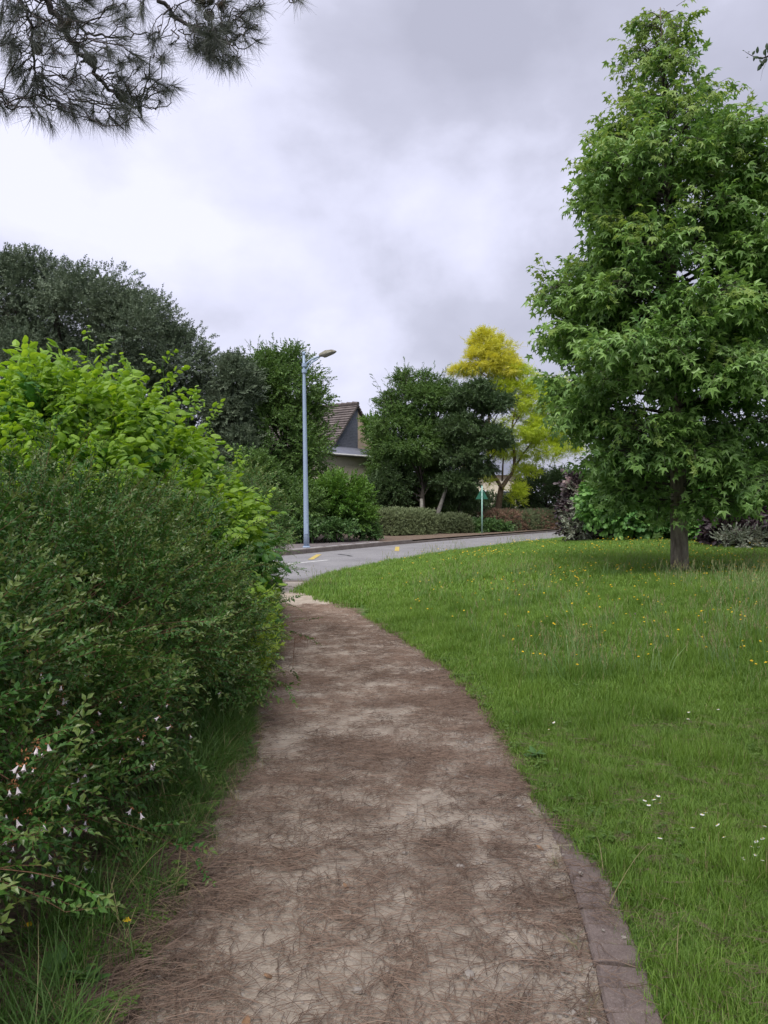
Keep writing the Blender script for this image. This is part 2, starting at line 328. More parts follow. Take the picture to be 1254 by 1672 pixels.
def leaf_star(S=1.0, curl=0.25):
    ang = [-125, -62, 0, 62, 125]; ln = [0.50, 0.80, 1.0, 0.80, 0.50]
    V = [[0.0, 0, 0]]; ring = []
    for i, (a, l) in enumerate(zip(ang, ln)):
        a = R(a); ring.append((l*.72*math.cos(a), l*.72*math.sin(a), -curl*l*l*.7))
        if i < 4:
            b = R((ang[i] + ang[i+1]) / 2); ring.append((.27*math.cos(b), .27*math.sin(b), 0.02))
    ring.append((-.10, 0.05, 0)); ring.append((-.10, -.05, 0)); 
    V = [[0,0,.03]] + [list(q) for q in ring]
    n = len(ring); Fc = [(0, 1+i, 1+(i+1) % n) for i in range(n)]
    V = np.array(V) * S; V[:, 0] += .22 * S
    return V, Fc
def leaf_round(S=1.0, curl=0.25):
    out = [(0,0),(.15,.33),(.5,.44),(.8,.28),(1.0,0),(.8,-.28),(.5,-.44),(.15,-.33)]
    V = [[.5,0,.04]] + [[x, y, -curl*(x*x*.6 + y*y*1.2)] for x, y in out]
    return np.array(V) * S, [(0, 1+(i+1) % 8, 1+i) for i in range(8)]

def frame(d, up=(0, 0, 1)):
    x = norm(d); up = np.asarray(up, float)
    y = np.cross(up, x); ny = np.linalg.norm(y)
    if ny < 1e-3: y = np.array([0, 1.0, 0]); ny = 1
    y = y / ny; z = np.cross(x, y); return np.stack([x, y, z], 1)

def sprig(leaf, mats, rng, n=10, length=0.3, opp=True, ang=55, size=(0.8, 1.2), droop=0.2, leafdroop=0.2, stem=0.004, jit=0.35, tipmat=None, tipfrac=0.25, leafmat=0, stemmat=1, petiole=0.0):
    mb = MB(); ts = np.linspace(0, 1, 5)
    sp = np.stack([ts*length, rng.normal(0, .03*length, 5)*ts, -droop*length*ts**2], 1)
    if stem > 0: tube(mb, sp[[0, 2, 4]], [stem, stem*.8, stem*.4], 3, 0.5, stemmat, cap=False)
    for k in range(n):
        t = 1.0 if (k == n-1) else ((k // 2 if opp else k) + .6) / ((n / 2 if opp else n)) ; t = min(t, 1.0)
        p = np.array([np.interp(t, ts, sp[:, j]) for j in range(3)])
        side = 1 if k % 2 == 0 else -1
        a = R(ang) * side * (1 - .35*t) if k < n-1 else 0
        a += rng.normal(0, jit)
        roll = rng.uniform(-.9, .9) if (k // 2) % 2 else rng.uniform(-.5, .5)
        d = np.array([math.cos(a), math.sin(a)*math.cos(roll), math.sin(a)*math.sin(roll)*.7 - leafdroop + rng.normal(0, jit*.5)])
        up = np.array([rng.normal(0, jit), rng.normal(0, jit), 1.0])
        s = rng.uniform(*size)
        V, Fc = leaf
        Rm = frame(d, up)
        mt = leafmat
        if tipmat is not None and t > 1 - tipfrac: mt = tipmat
        mb.add(V * s @ Rm.T + p + norm(d) * petiole, Fc, rng.random(), mt)
    return mb

# source collections for stuff
def make_sources(key, mbs, mats):
    col = bpy.data.collections.new('source_' + key)
    for i, mb in enumerate(mbs):
        me = mb.mesh(key, mats); o = bpy.data.objects.new('%s_%02d' % (key, i), me); col.objects.link(o)
    return col, len(mbs)
SRC = {}; NG = {}
def node_group(key):
    if key in NG: return NG[key]
    g = bpy.data.node_groups.new('scatter_' + key, 'GeometryNodeTree')
    g.interface.new_socket('Geometry', in_out='INPUT', socket_type='NodeSocketGeometry')
    g.interface.new_socket('Geometry', in_out='OUTPUT', socket_type='NodeSocketGeometry')
    N = g.nodes; L = g.links
    i = N.new('NodeGroupInput'); o = N.new('NodeGroupOutput')
    ci = N.new('GeometryNodeCollectionInfo'); ci.inputs['Collection'].default_value = SRC[key][0]
    ci.inputs['Separate Children'].default_value = True; ci.inputs['Reset Children'].default_value = True
    ip = N.new('GeometryNodeInstanceOnPoints'); ip.inputs['Pick Instance'].default_value = True
    def na(nm, ty):
        q = N.new('GeometryNodeInputNamedAttribute'); q.data_type = ty; q.inputs['Name'].default_value = nm; return q
    L.new(i.outputs[0], ip.inputs['Points']); L.new(ci.outputs[0], ip.inputs['Instance'])
    a = na('idx', 'INT'); L.new(a.outputs['Attribute'], ip.inputs['Instance Index'])
    r = na('rot', 'FLOAT_VECTOR'); L.new(r.outputs['Attribute'], ip.inputs['Rotation'])
    s = na('scl', 'FLOAT_VECTOR'); L.new(s.outputs['Attribute'], ip.inputs['Scale'])
    L.new(ip.outputs[0], o.inputs[0]); NG[key] = g; return g

def euler_from_dirs(D, U, rng=None, roll=0.0):
    X = norm(D); U = np.asarray(U, float)
    Yv = np.cross(U, X); Yv = norm(Yv); Z = np.cross(X, Yv)
    if roll > 0:
        a = rng.normal(0, roll, len(X))[:, None]; Yn = Yv*np.cos(a) + Z*np.sin(a); Z = np.cross(X, Yn); Yv = Yn
    # R columns X,Y,Z ; euler XYZ
    sy = np.clip(-X[:, 2], -1, 1); ry = np.arcsin(sy); rx = np.arctan2(Yv[:, 2], Z[:, 2]); rz = np.arctan2(X[:, 1], X[:, 0])
    return np.stack([rx, ry, rz], 1)

def scatter(name, key, P, rot, scl, parent=None, kind='stuff', mat=None, rng=RNG, label=None):
    n = len(P); me = bpy.data.meshes.new(name); me.vertices.add(n)
    me.vertices.foreach_set('co', np.asarray(P, np.float32).reshape(-1))
    a = me.attributes.new('rot', 'FLOAT_VECTOR', 'POINT'); a.data.foreach_set('vector', np.asarray(rot, np.float32).reshape(-1))
    scl = np.asarray(scl, np.float32)
    if scl.ndim == 1: scl = np.repeat(scl[:, None], 3, 1)
    a = me.attributes.new('scl', 'FLOAT_VECTOR', 'POINT'); a.data.foreach_set('vector', scl.reshape(-1))
    a = me.attributes.new('idx', 'INT', 'POINT'); a.data.foreach_set('value', rng.integers(0, SRC[key][1], n).astype(np.int32))
    if mat: me.materials.append(mat)
    me.update()
    o = bpy.data.objects.new(name, me); sc.collection.objects.link(o)
    if parent: o.parent = parent
    o['kind'] = kind
    if label: o['label'] = label
    md = o.modifiers.new('scatter', 'NODES'); md.node_group = node_group(key)
    return o

# ------------------------------------------------------------------ foliage sources
def srcs(key, leaf, mats, k=6, seed=1, **kw):
    rng = np.random.default_rng(seed)
    SRC[key] = make_sources(key, [sprig(leaf, mats, rng, **kw) for _ in range(k)], mats)

gl = leaf_star(0.150, 0.38)
srcs('gum', gl, [M['gum'], M['bark_dark']], n=7, length=0.34, opp=False, ang=60, size=(.6, 1.2), droop=.25, leafdroop=.55, stem=.004, petiole=.05, seed=2)
srcs('gum_new', gl, [M['gum_new'], M['bark_dark'], M['gum']], n=7, length=0.32, opp=False, ang=60, size=(.55, .95), droop=.15, leafdroop=.7, stem=.004, petiole=.05, seed=3)
al = leaf_diamond(0.030, 0.015, .2, .15)
srcs('abelia', al, [M['abelia'], M['twig'], M['abelia_new']], k=8, n=16, length=0.17, opp=True, ang=60, size=(.7, 1.25), droop=.12, leafdroop=0.0, stem=.0012, tipmat=2, tipfrac=.18, seed=4)
srcs('abelia_dark', al, [M['abelia'], M['twig']], k=8, n=16, length=0.17, opp=True, ang=60, size=(.7, 1.3), droop=.12, leafdroop=0.0, stem=.0012, seed=5)
ll = leaf_ovate(0.094, 0.066, .3, .45)
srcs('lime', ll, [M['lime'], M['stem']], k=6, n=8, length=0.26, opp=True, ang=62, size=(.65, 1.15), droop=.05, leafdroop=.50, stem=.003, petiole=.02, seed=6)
srcs('lime_inner', ll, [M['lime_inner'], M['stem']], k=6, n=8, length=0.26, opp=True, ang=62, size=(.65, 1.15), droop=.1, leafdroop=.35, stem=.003, petiole=.02, seed=7)
srcs('privet', leaf_diamond(.040, .020), [M['privet'], M['stem']], k=5, n=14, length=.16, ang=50, size=(.7, 1.2), droop=0, leafdroop=-.1, stem=.0015, seed=8)
srcs('holm', leaf_quad(.075, .040), [M['holm'], M['bark_dark']], k=6, n=20, length=.34, opp=False, ang=65, size=(.7, 1.3), droop=.0, leafdroop=-.05, stem=0, jit=.5, seed=9)
srcs('mid', leaf_quad(.10, .065), [M['mid'], M['bark_dark']], k=6, n=14, length=.42, opp=False, ang=60, size=(.6, 1.2), droop=.05, leafdroop=.15, stem=.004, jit=.45, seed=10)
srcs('dark', leaf_quad(.085, .050), [M['dark'], M['bark_dark']], k=6, n=16, length=.30, opp=False, ang=65, size=(.6, 1.3), droop=.1, leafdroop=.1, stem=.003, jit=.6, seed=11)
srcs('midsmall', leaf_quad(.080, .048), [M['mid'], M['bark_dark']], k=6, n=16, length=.30, opp=False, ang=65, size=(.6, 1.3), droop=.1, leafdroop=.1, stem=.003, jit=.6, seed=12)
srcs('bright', leaf_quad(.10, .060), [M['bright'], M['stem']], k=6, n=14, length=.36, opp=False, ang=60, size=(.6, 1.2), droop=.05, leafdroop=.2, stem=.003, jit=.45, seed=13)
def pinnate(mats, rng, top=False):
    mb = MB(); V, Fc = leaf_quad(.060, .036)
    for b in range(3):
        a = rng.uniform(-1.0, 1.0); d0 = norm([math.cos(a), math.sin(a), rng.uniform(-.5, .3)]); l = rng.uniform(.25, .38)
        Rm = frame(d0, (rng.normal(0, .3), rng.normal(0, .3), 1))
        for k in range(9):
            t = (k // 2 + 1) / 5; s = 1 if k % 2 else -1
            if k == 8: s = 0; t = 1
            p = d0 * l * t + np.array([0, 0, -.15*l*t*t]); dd = Rm @ np.array([.35 if s else 1, s*1.0, -.2])
            mb.add(V * rng.uniform(.8, 1.2) @ frame(dd, (rng.normal(0, .2), rng.normal(0, .2), 1)).T + p, Fc, rng.random(), 0)
    return mb
rg = np.random.default_rng(14)
SRC['yellow'] = make_sources('yellow', [pinnate(None, rg) for _ in range(6)], [M['yellow']])
SRC['yellow_top'] = make_sources('yellow_top', [pinnate(None, rg) for _ in range(6)], [M['yellow_top']])
srcs('hedge', leaf_quad(.055, .032), [M['hedge'], M['twig']], k=5, n=16, length=.16, opp=False, ang=60, size=(.6, 1.2), leafdroop=0, stem=0, jit=.6, seed=15)
M['hedge_dull'] = leaf_mat('dull_hedge_leaf', (0.050, 0.070, 0.032), (0.15, 0.18, 0.085), rough=.55, trans=.15)
srcs('hedge_dull', leaf_quad(.06, .036), [M['hedge_dull'], M['twig']], k=5, n=14, length=.20, opp=False, ang=60, size=(.6, 1.2), leafdroop=0, stem=0, jit=.6, seed=45)
srcs('hedge_brown', leaf_quad(.055, .032), [M['hedge_brown'], M['twig']], k=5, n=14, length=.16, opp=False, ang=60, size=(.6, 1.2), leafdroop=0, stem=0, jit=.6, seed=16)
srcs('ivy', leaf_quad(.085, .080), [M['ivy'], M['twig']], k=5, n=10, length=.25, opp=False, ang=60, size=(.6, 1.2), leafdroop=.3, stem=0, jit=.5, seed=17)
hl = leaf_round(.15, .25)
srcs('hazel', hl, [M['hazel'], M['stem']], k=6, n=7, length=.34, opp=False, ang=55, size=(.55, 1.1), droop=.1, leafdroop=.45, stem=.004, jit=.3, petiole=.02, seed=18)
srcs('purple', hl, [M['purple'], M['twig']], k=6, n=7, length=.34, opp=False, ang=55, size=(.5, 1.0), droop=.1, leafdroop=.45, stem=.004, jit=.3, petiole=.02, seed=19)
srcs('silver', leaf_diamond(.10, .045), [M['silver'], M['twig']], k=5, n=10, length=.28, opp=False, ang=55, size=(.6, 1.1), droop=.1, leafdroop=.1, stem=.003, jit=.5, seed=20)
srcs('pink', leaf_quad(.05, .045), [M['pink'], M['twig']], k=4, n=16, length=.16, opp=False, ang=70, size=(.6, 1.2), leafdroop=0, stem=0, jit=.7, seed=21)

def blade(mb, base, d, h, wd, bend, rng, mat=0, seg=2, tint=None):
    side = np.array([-d[1], d[0], 0]); tint = rng.random() if tint is None else tint
    V = []
    for i in range(seg + 1):
        t = i / seg; p = base + np.array([0, 0, h*t*(1 - .25*bend*t)]) + np.array([d[0], d[1], 0]) * h * bend * t * t
        if i < seg: V += [p - side*wd*.5*(1 - .5*t), p + side*wd*.5*(1 - .5*t)]
        else: V.append(p)
    Fc = []
    for i in range(seg - 1): Fc.append((2*i, 2*i+1, 2*i+3, 2*i+2))
    Fc.append((2*seg-2, 2*seg-1, 2*seg))
    mb.add(V, Fc, tint, mat)
def tuft(rng, n, r, h, wd, bend=(0.1, .8), mats=1, dryfrac=0.0, seg=2):
    mb = MB()
    for k in range(n):
        a = rng.uniform(0, 6.283); q = r * math.sqrt(rng.random()); b = rng.uniform(0, 6.283)
        blade(mb, np.array([q*math.cos(a), q*math.sin(a), -.005]), (math.cos(b), math.sin(b)), rng.uniform(*h), wd*rng.uniform(.7, 1.3), rng.uniform(*bend), rng, 1 if rng.random() < dryfrac else 0, seg)
    return mb
def tufts(key, mats, k=8, seed=30, **kw):
    rng = np.random.default_rng(seed); SRC[key] = make_sources(key, [tuft(rng, **kw) for _ in range(k)], mats)
tufts('turf_near', [M['grass'], M['grass_dry']], n=28, r=.05, h=(.02, .072), wd=.0028, dryfrac=.04, seed=31, bend=(.1, .9), seg=3)
tufts('turf_mid', [M['grass'], M['grass_dry']], n=40, r=.085, h=(.035, .085), wd=.0045, dryfrac=.04, seed=32)
tufts('turf_far', [M['grass'], M['grass_dry']], n=55, r=.20, h=(.05, .11), wd=.010, dryfrac=.03, seed=33)
tufts('verge', [M['verge'], M['grass_dry']], n=26, r=.05, h=(.08, .24), wd=.0035, bend=(.3, 1.4), dryfrac=.06, seed=34, seg=4)
tufts('drytuft', [M['grass_dry'], M['verge']], n=16, r=.05, h=(.05, .17), wd=.0028, bend=(.3, 1.6), dryfrac=.2, seed=35, seg=4)

def stems(rng, n, r, h, head=True):
    mb = MB()
    for k in range(n):
        a = rng.uniform(0, 6.283); q = r*math.sqrt(rng.random()); b = rng.uniform(0, 6.283); hh = rng.uniform(*h)
        lean = rng.uniform(.05, .5); p0 = np.array([q*math.cos(a), q*math.sin(a), 0]); d = np.array([math.cos(b), math.sin(b), 0])
        pts = [p0, p0 + [0, 0, hh*.5] + d*hh*lean*.3, p0 + [0, 0, hh*.93] + d*hh*lean]
        tube(mb, pts, [.0022, .0018, .0012], 3, rng.random(), 0, cap=False)
        if head:
            for j in range(5):
                bb = pts[2] + np.array([0, 0, -.012*j]); blade(mb, bb, (math.cos(b+j*2), math.sin(b+j*2)), .03, .005, .4, rng, 1)
    return mb
rg = np.random.default_rng(36)
SRC['stems'] = make_sources('stems', [stems(rg, 7, .12, (.16, .36)) for _ in range(6)], [M['grass_pale'], M['grass_dry']])

# needles: fallen and green
def fallen(rng, n, r):
    mb = MB()
    for k in range(n):
        a = rng.uniform(0, 6.283); q = r*rng.normal(0, .5, 2); b = rng.normal(0, .8)+ (0 if rng.random() < .6 else rng.uniform(0, 3.14)); l = rng.uniform(.06, .16)
        d = np.array([math.cos(b), math.sin(b), 0]); s = np.array([-d[1], d[0], 0]); c = rng.normal(0, .12)*l
        z0 = rng.uniform(.002, .012); z1 = rng.uniform(.001, .010)
        p0 = np.array([q[0], q[1], z0]); p2 = p0 + d*l; p2[2] = z1; p1 = (p0+p2)/2 + s*c; p1[2] = (z0+z1)/2 + .004
        wv = s * .0011; V = [p0-wv, p0+wv, p1-wv, p1+wv, p2-wv*.5, p2+wv*.5]
        V += [p0 + [0,0,.0016], p1 + [0,0,.0016], p2 + [0,0,.0012]]
        mb.add(V, [(0,2,7,6),(6,7,3,1),(2,4,8,7),(7,8,5,3)], rng.random(), 0)
    return mb
rg = np.random.default_rng(37)
SRC['fallen'] = make_sources('fallen', [fallen(rg, 14, .10) for _ in range(10)], [M['needle_dead']])
SRC['fallen_thick'] = make_sources('fallen_thick', [fallen(rg, 24, .24) for _ in range(8)], [M['needle_dead']])
def needle_tuft(rng, n=95, spread=.70, l=(.12, .20), wd=.0020):
    mb = MB()
    for k in range(n):
        b = rng.uniform(-.09, .02); th = abs(rng.normal(0, spread)); ph = rng.uniform(0, 6.283); ll_ = rng.uniform(*l)
        d = np.array([math.cos(th), math.sin(th)*math.cos(ph), math.sin(th)*math.sin(ph)]); s = norm(np.cross(d, rng.normal(size=3)))
        p0 = np.array([b, 0, 0]); p1 = p0 + d*ll_*.5; p2 = p0 + d*ll_ + np.array([0, 0, -.10*ll_])
        wv = s*wd*.5; mb.add([p0-wv, p0+wv, p1-wv, p1+wv, p2-wv*.3, p2+wv*.3], [(0,1,3,2),(2,3,5,4)], rng.random(), 0)
    tube(mb, [[-.10,0,0],[.01,0,0]], [.004,.003], 4, .5, 1, cap=False)
    return mb
SRC['pine'] = make_sources('pine', [needle_tuft(rg) for _ in range(6)], [M['needle'], M['twig_dark']])

def pebble_mb(rng, s=1.0):
    V = []; 
    for i in range(3):
        la = (-.5, .1, .6)[i]
        for k in range(6):
            a = k*math.pi/3 + i*.3; r = math.cos(la)*rng.uniform(.8, 1.2); V.append([r*math.cos(a), r*.75*math.sin(a), math.sin(la)*.55 + .2])
    V.append([0, 0, .65]); mb = MB(); Fc = []
    for i in range(2):
        for k in range(6): k2 = (k+1) % 6; Fc.append((i*6+k, i*6+k2, (i+1)*6+k2, (i+1)*6+k))
    Fc += [(12+k, 12+(k+1) % 6, 18) for k in range(6)]
    mb.add(np.array(V)*s, Fc, rng.random()); return mb
SRC['pebble'] = make_sources('pebble', [pebble_mb(rg, .0085) for _ in range(6)], [M['stone']])

# ------------------------------------------------------------------ ground plan
RIGHT = [(.62, 0.3), (.66, 1.5), (.672, 2.36), (.72, 2.72), (.7815, 3.29), (.80, 3.65), (.785, 4.785), (.755, 5.91), (.62, 7.18), (.17, 9.13), (-.63, 11.8), (-1.55, 13.6)]
LEFT = [(-.66, 0.3), (-.69, 1.5), (-.708, 2.36), (-.765, 2.955), (-.776, 3.79), (-.78, 4.67), (-.875, 5.58), (-1.0, 7.18), (-1.18, 9.13), (-1.62, 12.2), (-2.1, 15.8)]
NEAR = [(-24, -4), (-9, 9), (-3.6, 14.6), (-2.1, 15.8), (-1.41, 16.1), (-1.0, 17.5), (-.13, 19.9), (1.77, 23.9), (3.9, 27.5), (7.8, 33.5), (15, 43.5), (40, 74)]
FAR = [(-28, 1.0), (-14, 12), (-2.95, 23.6), (.3, 29.2), (3.66, 34.2), (10, 43.2), (35, 76)]
# lawn outline: along the path's right edge, then along the road's near edge
LAWN_EDGE = RIGHT + [(-1.41, 15.9), (-1.0, 17.5), (-.13, 19.9), (1.77, 23.9), (3.9, 27.5), (7.8, 33.5), (15, 43.5), (40, 74)]
WEST_EDGE = [(p[0], p[1]) for p in LEFT] + [(-3.6, 14.7), (-9, 9.1), (-24, -3.9)]
def lawn_d(x, y): return seg_dist(x, y, LAWN_EDGE)
def lawn_z(x, y, d=None):
    d = lawn_d(x, y) if d is None else d
    d = d - (.185*smooth(3.7, 3.1, y) + .06*smooth(4.6, 3.6, y)*smooth(3.1, 3.7, y))*(1 - .35*fbm(y*6, y, 2))
    e_ = np.where(np.asarray(y) < 12, 0.07, 0.25)
    dj = d + (fbm(x*5, y*5, 3) - .5)*.10
    base = -0.09 + 0.115*smooth(-e_, e_*.9, dj)
    return base + 0.38*smooth(0, 6.0, d) + .012*(fbm(x*2.2, y*2.2, 9)-.5)*smooth(0, .3, d)
def west_d(x, y): return -seg_dist(x, y, WEST_EDGE[:11])
def west_z(x, y):
    d = west_d(x, y); dr = seg_dist(x, y, NEAR)      # right of NEAR = our side
    dj = np.minimum(d, dr) + (fbm(x*3, y*3, 4) - .5)*.26 + (fbm(x*14, y*14, 5) - .5)*.10
    return -0.09 + 0.115*smooth(-.10, .10, dj) + .02*fbm(x*4, y*4, 8)

gx = np.linspace(-350, 350, 15); GX, GY = np.meshgrid(gx, gx + 200)
struct(grid_mesh('ground', GX, GY, GX*0 - .14, M['field']))

xs = np.concatenate([np.arange(-2.4, 1.6, .045), 1.6 + np.cumsum(np.linspace(.06, .8, 66))])
ys = np.concatenate([np.arange(-1.5, 14, .065), 14 + np.cumsum(np.linspace(.08, .8, 110))])
XX, YY = np.meshgrid(xs, ys); DD = lawn_d(XX, YY); ZZ = lawn_z(XX, YY, DD)
kp = (np.maximum.reduce([DD[:-1, :-1], DD[1:, :-1], DD[:-1, 1:], DD[1:, 1:]]) > -.35)
lawn = struct(grid_mesh('lawn', XX, YY, ZZ, M['turf'], keep=kp))
xs = np.concatenate([-.4 - np.arange(0, 2.4, .04), -2.8 - np.cumsum(np.linspace(.06, .9, 34))])[::-1]
ys = np.arange(-1.5, 17, .07); XX, YY = np.meshgrid(xs, ys)
struct(grid_mesh('shrub_bed_soil', XX, YY, west_z(XX, YY), M['soil']))

# path surface
def edge_x(poly, y): return np.interp(y, [p[1] for p in poly], [p[0] for p in poly])
def litter(x, y):
    b = .6*fbm(x*.9 + 3, y*2.6 + 1, 21, 5) + .4*fbm(x*2.5, y*5.5, 23, 4)
    l = (x - edge_x(LEFT, y)) / (edge_x(RIGHT, y) - edge_x(LEFT, y) + 1e-6)
    edge = smooth(.22, .0, l)*.34 + smooth(.72, 1.0, l)*.22
    mid = smooth(4.0, 5.0, y)*smooth(9.5, 6.5, y)*.20
    return np.clip((b - .565)*2.9 + edge + mid + .02 - .45*smooth(6, 10, y), 0, .9)
ys = np.arange(-1.0, 13.6, .035); us = np.linspace(0, 1, 70)
YY = np.repeat(ys[:, None], len(us), 1)
XX = edge_x(LEFT, YY) - .35 + us[None, :]*(edge_x(RIGHT, YY) - edge_x(LEFT, YY) + .7)
ZZ = .010*(fbm(XX*3, YY*3, 5)-.5) + .006*(fbm(XX*14, YY*14, 6)-.5)
path = struct(grid_mesh('path', XX, YY, ZZ, M['path'], attr={'litter': litter(XX, YY)}))
# pale apron where the path meets the road
mb = MB(); mb.add([[-3.0, 13.4, -.012], [-.9, 13.4, -.012], [-1.0, 15.95, -.012], [-3.0, 15.4, -.012]], [(0, 1, 2, 3)])
struct(mb.build('path_apron', M['apron']))

def strip(name, A, B, z, mat, n=60, zfn=None):
    A = np.array(A, float); B = np.array(B, float)
    def rs(P):
        s = np.concatenate([[0], np.cumsum(np.hypot(*np.diff(P, axis=0).T))]); t = np.linspace(0, s[-1], n)
        return np.stack([np.interp(t, s, P[:, 0]), np.interp(t, s, P[:, 1])], 1)
    a, b = rs(A), rs(B); u = np.linspace(0, 1, 9)[:, None]
    X = a[None, :, 0]*(1-u) + b[None, :, 0]*u; Y = a[None, :, 1]*(1-u) + b[None, :, 1]*u
    return grid_mesh(name, X, Y, X*0 + z, mat)
FARo = [(p[0]-.02, p[1]+.02) for p in FAR]
road = struct(strip('road', FARo, NEAR, -.03, M['asphalt']))
def offs(P, d):
    P = np.array(P, float); T = norm(np.gradient(P, axis=0)); return P + np.stack([-T[:, 1], T[:, 0]], 1)*d
bed = struct(strip('planting_bed', offs(FAR, 40), offs(FAR, .15), .085, M['soil']))
PF = [p for p in FAR if p[0] <= .4]
pav = struct(strip('pavement', offs(PF, 5.2), offs(PF, .15), .10, M['pave']))
pav2 = struct(strip('verge_strip', offs(FAR[3:], .9), offs(FAR[3:], .15), .097, M['soil']))
# kerb stones, each its own piece
P = np.array(FAR, float); s = np.concatenate([[0], np.cumsum(np.hypot(*np.diff(P, axis=0).T))])
i0 = s[1] + 6
kmb = MB(); box(kmb, (0, 0, -.16), (.985, .15, .11)); kme = kmb.mesh('kerb_stone', M['kerb'])
k = 0
for t in np.arange(i0, s[5] + 4, 1.0):
    x0, y0 = np.interp(t, s, P[:, 0]), np.interp(t, s, P[:, 1]); x1, y1 = np.interp(t+1, s, P[:, 0]), np.interp(t+1, s, P[:, 1])
    o = bpy.data.objects.new('kerb_stone', kme); sc.collection.objects.link(o); o.parent = pav
    dropk = .07 if t > s[3] + 1 else 0
    o.location = (x0, y0, random.uniform(-.004, .004) - dropk); o.rotation_euler = (0, 0, math.atan2(y1-y0, x1-x0)); k += 1

def paint(name, p0, p1, wd, z, mat, parent):
    p0 = np.array(p0); p1 = np.array(p1); d = norm(p1 - p0); n_ = np.array([-d[1], d[0]])*wd/2; mb = MB()
    V = [np.append(p0-n_, z), np.append(p1-n_, z), np.append(p1+n_, z), np.append(p0+n_, z)]
    mb.add(V, [(0, 1, 2, 3)]); return mb.build(name, mat, parent)
a = offs(PF, .38); sa = np.concatenate([[0], np.cumsum(np.hypot(*np.diff(a, axis=0).T))])
for t in np.arange(sa[1] + 9, sa[-1] - .2, .95):
    q = lambda t: (np.interp(t, sa, a[:, 0]), np.interp(t, sa, a[:, 1]))
    paint('line_dash', q(t), q(t+.72), .10, .105, M['white'], pav)
paint('white_line', gp(440, 924, -.03), gp(536, 914.5, -.03), .13, -.026, M['white'], road)
paint('yellow_mark', gp(507, 914, -.03), gp(521, 905.5, -.03), .16, -.022, M['ypaint'], road)
paint('yellow_mark', gp(648, 900, -.03), gp(649, 893, -.03), .15, -.022, M['ypaint'], road)
paint('white_line', gp(864, 883.5, -.03), gp(878, 882, -.03), .14, -.026, M['white'], road)
# asphalt seam / gutter along the near edge and dark line at the apron
near2 = offs(NEAR, .55)
struct(strip('gutter', offs(NEAR[3:10], .42), NEAR[3:10], -.027, rough_mat('gutter_asphalt', [(0.12, 0.115, 0.115), (0.20, 0.19, 0.185)], scale=3, bump=.3)))
mb = MB(); box(mb, (-3.0, 15.62, -.03), (-1.30, 15.74, .004)); o = mb.build('drain_channel', M['kerb']); struct(o)
mb = MB(); 
for (u0, v0), (u1, v1) in zip([(553, 905), (560, 906), (568, 907)], [(560, 906), (568, 907), (574, 908.5)]):
    x0, y0 = gp(u0, v0, -.03); x1, y1 = gp(u1, v1, -.03); d = norm([x1-x0, y1-y0]); n_ = np.array([-d[1], d[0]])*.05
    mb.add([[x0-n_[0], y0-n_[1], -.0255], [x1-n_[0], y1-n_[1], -.0255], [x1+n_[0], y1+n_[1], -.0255], [x0+n_[0], y0+n_[1], -.0255]], [(0, 1, 2, 3)])
mb.build('asphalt_crack', M['blackpost'], road)

# brick edging: children of the path
y = 1.3
while y < 4.3:
    l = random.uniform(.098, .118); wd = .165
    x = float(edge_x(RIGHT, y)); x2 = float(edge_x(RIGHT, y + l)); a = math.atan2(y + l - y, x2 - x) - math.pi/2
    mb = MB(); b = .010; rgk = np.random.default_rng(int(y*1000))
    zt = .030 + rgk.normal(0, .003) - .022*smooth(2.95, 3.5, y)
    V = [[0,0,-.06],[wd,0,-.06],[wd,l,-.06],[0,l,-.06],[0,0,zt-b],[wd,0,zt-b],[wd,l,zt-b],[0,l,zt-b],[b,b,zt],[wd-b,b,zt],[wd-b,l-b,zt],[b,l-b,zt]]
    V = np.array(V); V[4:, :2] += rgk.normal(0, .0018, (8, 2)); V[8:, 2] += rgk.normal(0, .0012, 4)
    mb.add(V, [(0,1,5,4),(1,2,6,5),(2,3,7,6),(3,0,4,7),(4,5,9,8),(5,6,10,9),(6,7,11,10),(7,4,8,11),(8,9,10,11)])
    o = mb.build('brick', M['brick'], path); o.location = (x + .012 + rgk.normal(0, .002), y, 0); o.rotation_euler = (0, 0, a + rgk.normal(0, .012))
    y += l + .013

# ------------------------------------------------------------------ grass
def in_view(x, y, pad=60):
    px = CX + F*x/np.maximum(y, .3); return (px > -pad) & (px < 1254 + pad)
def sample(n, x0, x1, y0, y1, rng): return rng.uniform(x0, x1, n), rng.uniform(y0, y1, n)
def turf(name, key, n, box_, hfn, rng, dmin=.02, ragged=.08, view=120, tilt=.12):
    x, y = sample(n, *box_, rng); d = lawn_d(x, y) + (fbm(x*7, y*7, 13) - .5)*ragged
    brick_zone = (y < 3.4) & (x < edge_x(RIGHT, y) + .175 - .07*fbm(y*5, y, 2) - .03*smooth(2.4, 3.2, y))
    k = (d > dmin) & in_view(x, y, view) & ~brick_zone
    x, y = x[k], y[k]; z = lawn_z(x, y) ; n = len(x)
    rot = np.stack([rng.normal(0, tilt, n), rng.normal(0, tilt, n), rng.uniform(0, 6.28, n)], 1)
    s = hfn(x, y)*rng.uniform(.75, 1.3, n); S = np.stack([rng.uniform(.9, 1.2, n), rng.uniform(.9, 1.2, n), s], 1)
    return np.stack([x, y, z], 1), rot, S
g_rng = np.random.default_rng(50)
hf = lambda x, y: .45 + (.5*fbm(x*1.3, y*1.3, 40) + 1.1*smooth(.45, .75, fbm(x*4, y*4, 43)))*smooth(0, .35, lawn_d(x, y)) + .32
P1 = turf('g', 'turf_near', 16000, (.5, 3.6, 1.2, 5.6), hf, g_rng, view=160)
scatter('lawn_grass', 'turf_near', *P1, parent=None, label='short green lawn grass beside the path nearest the camera')
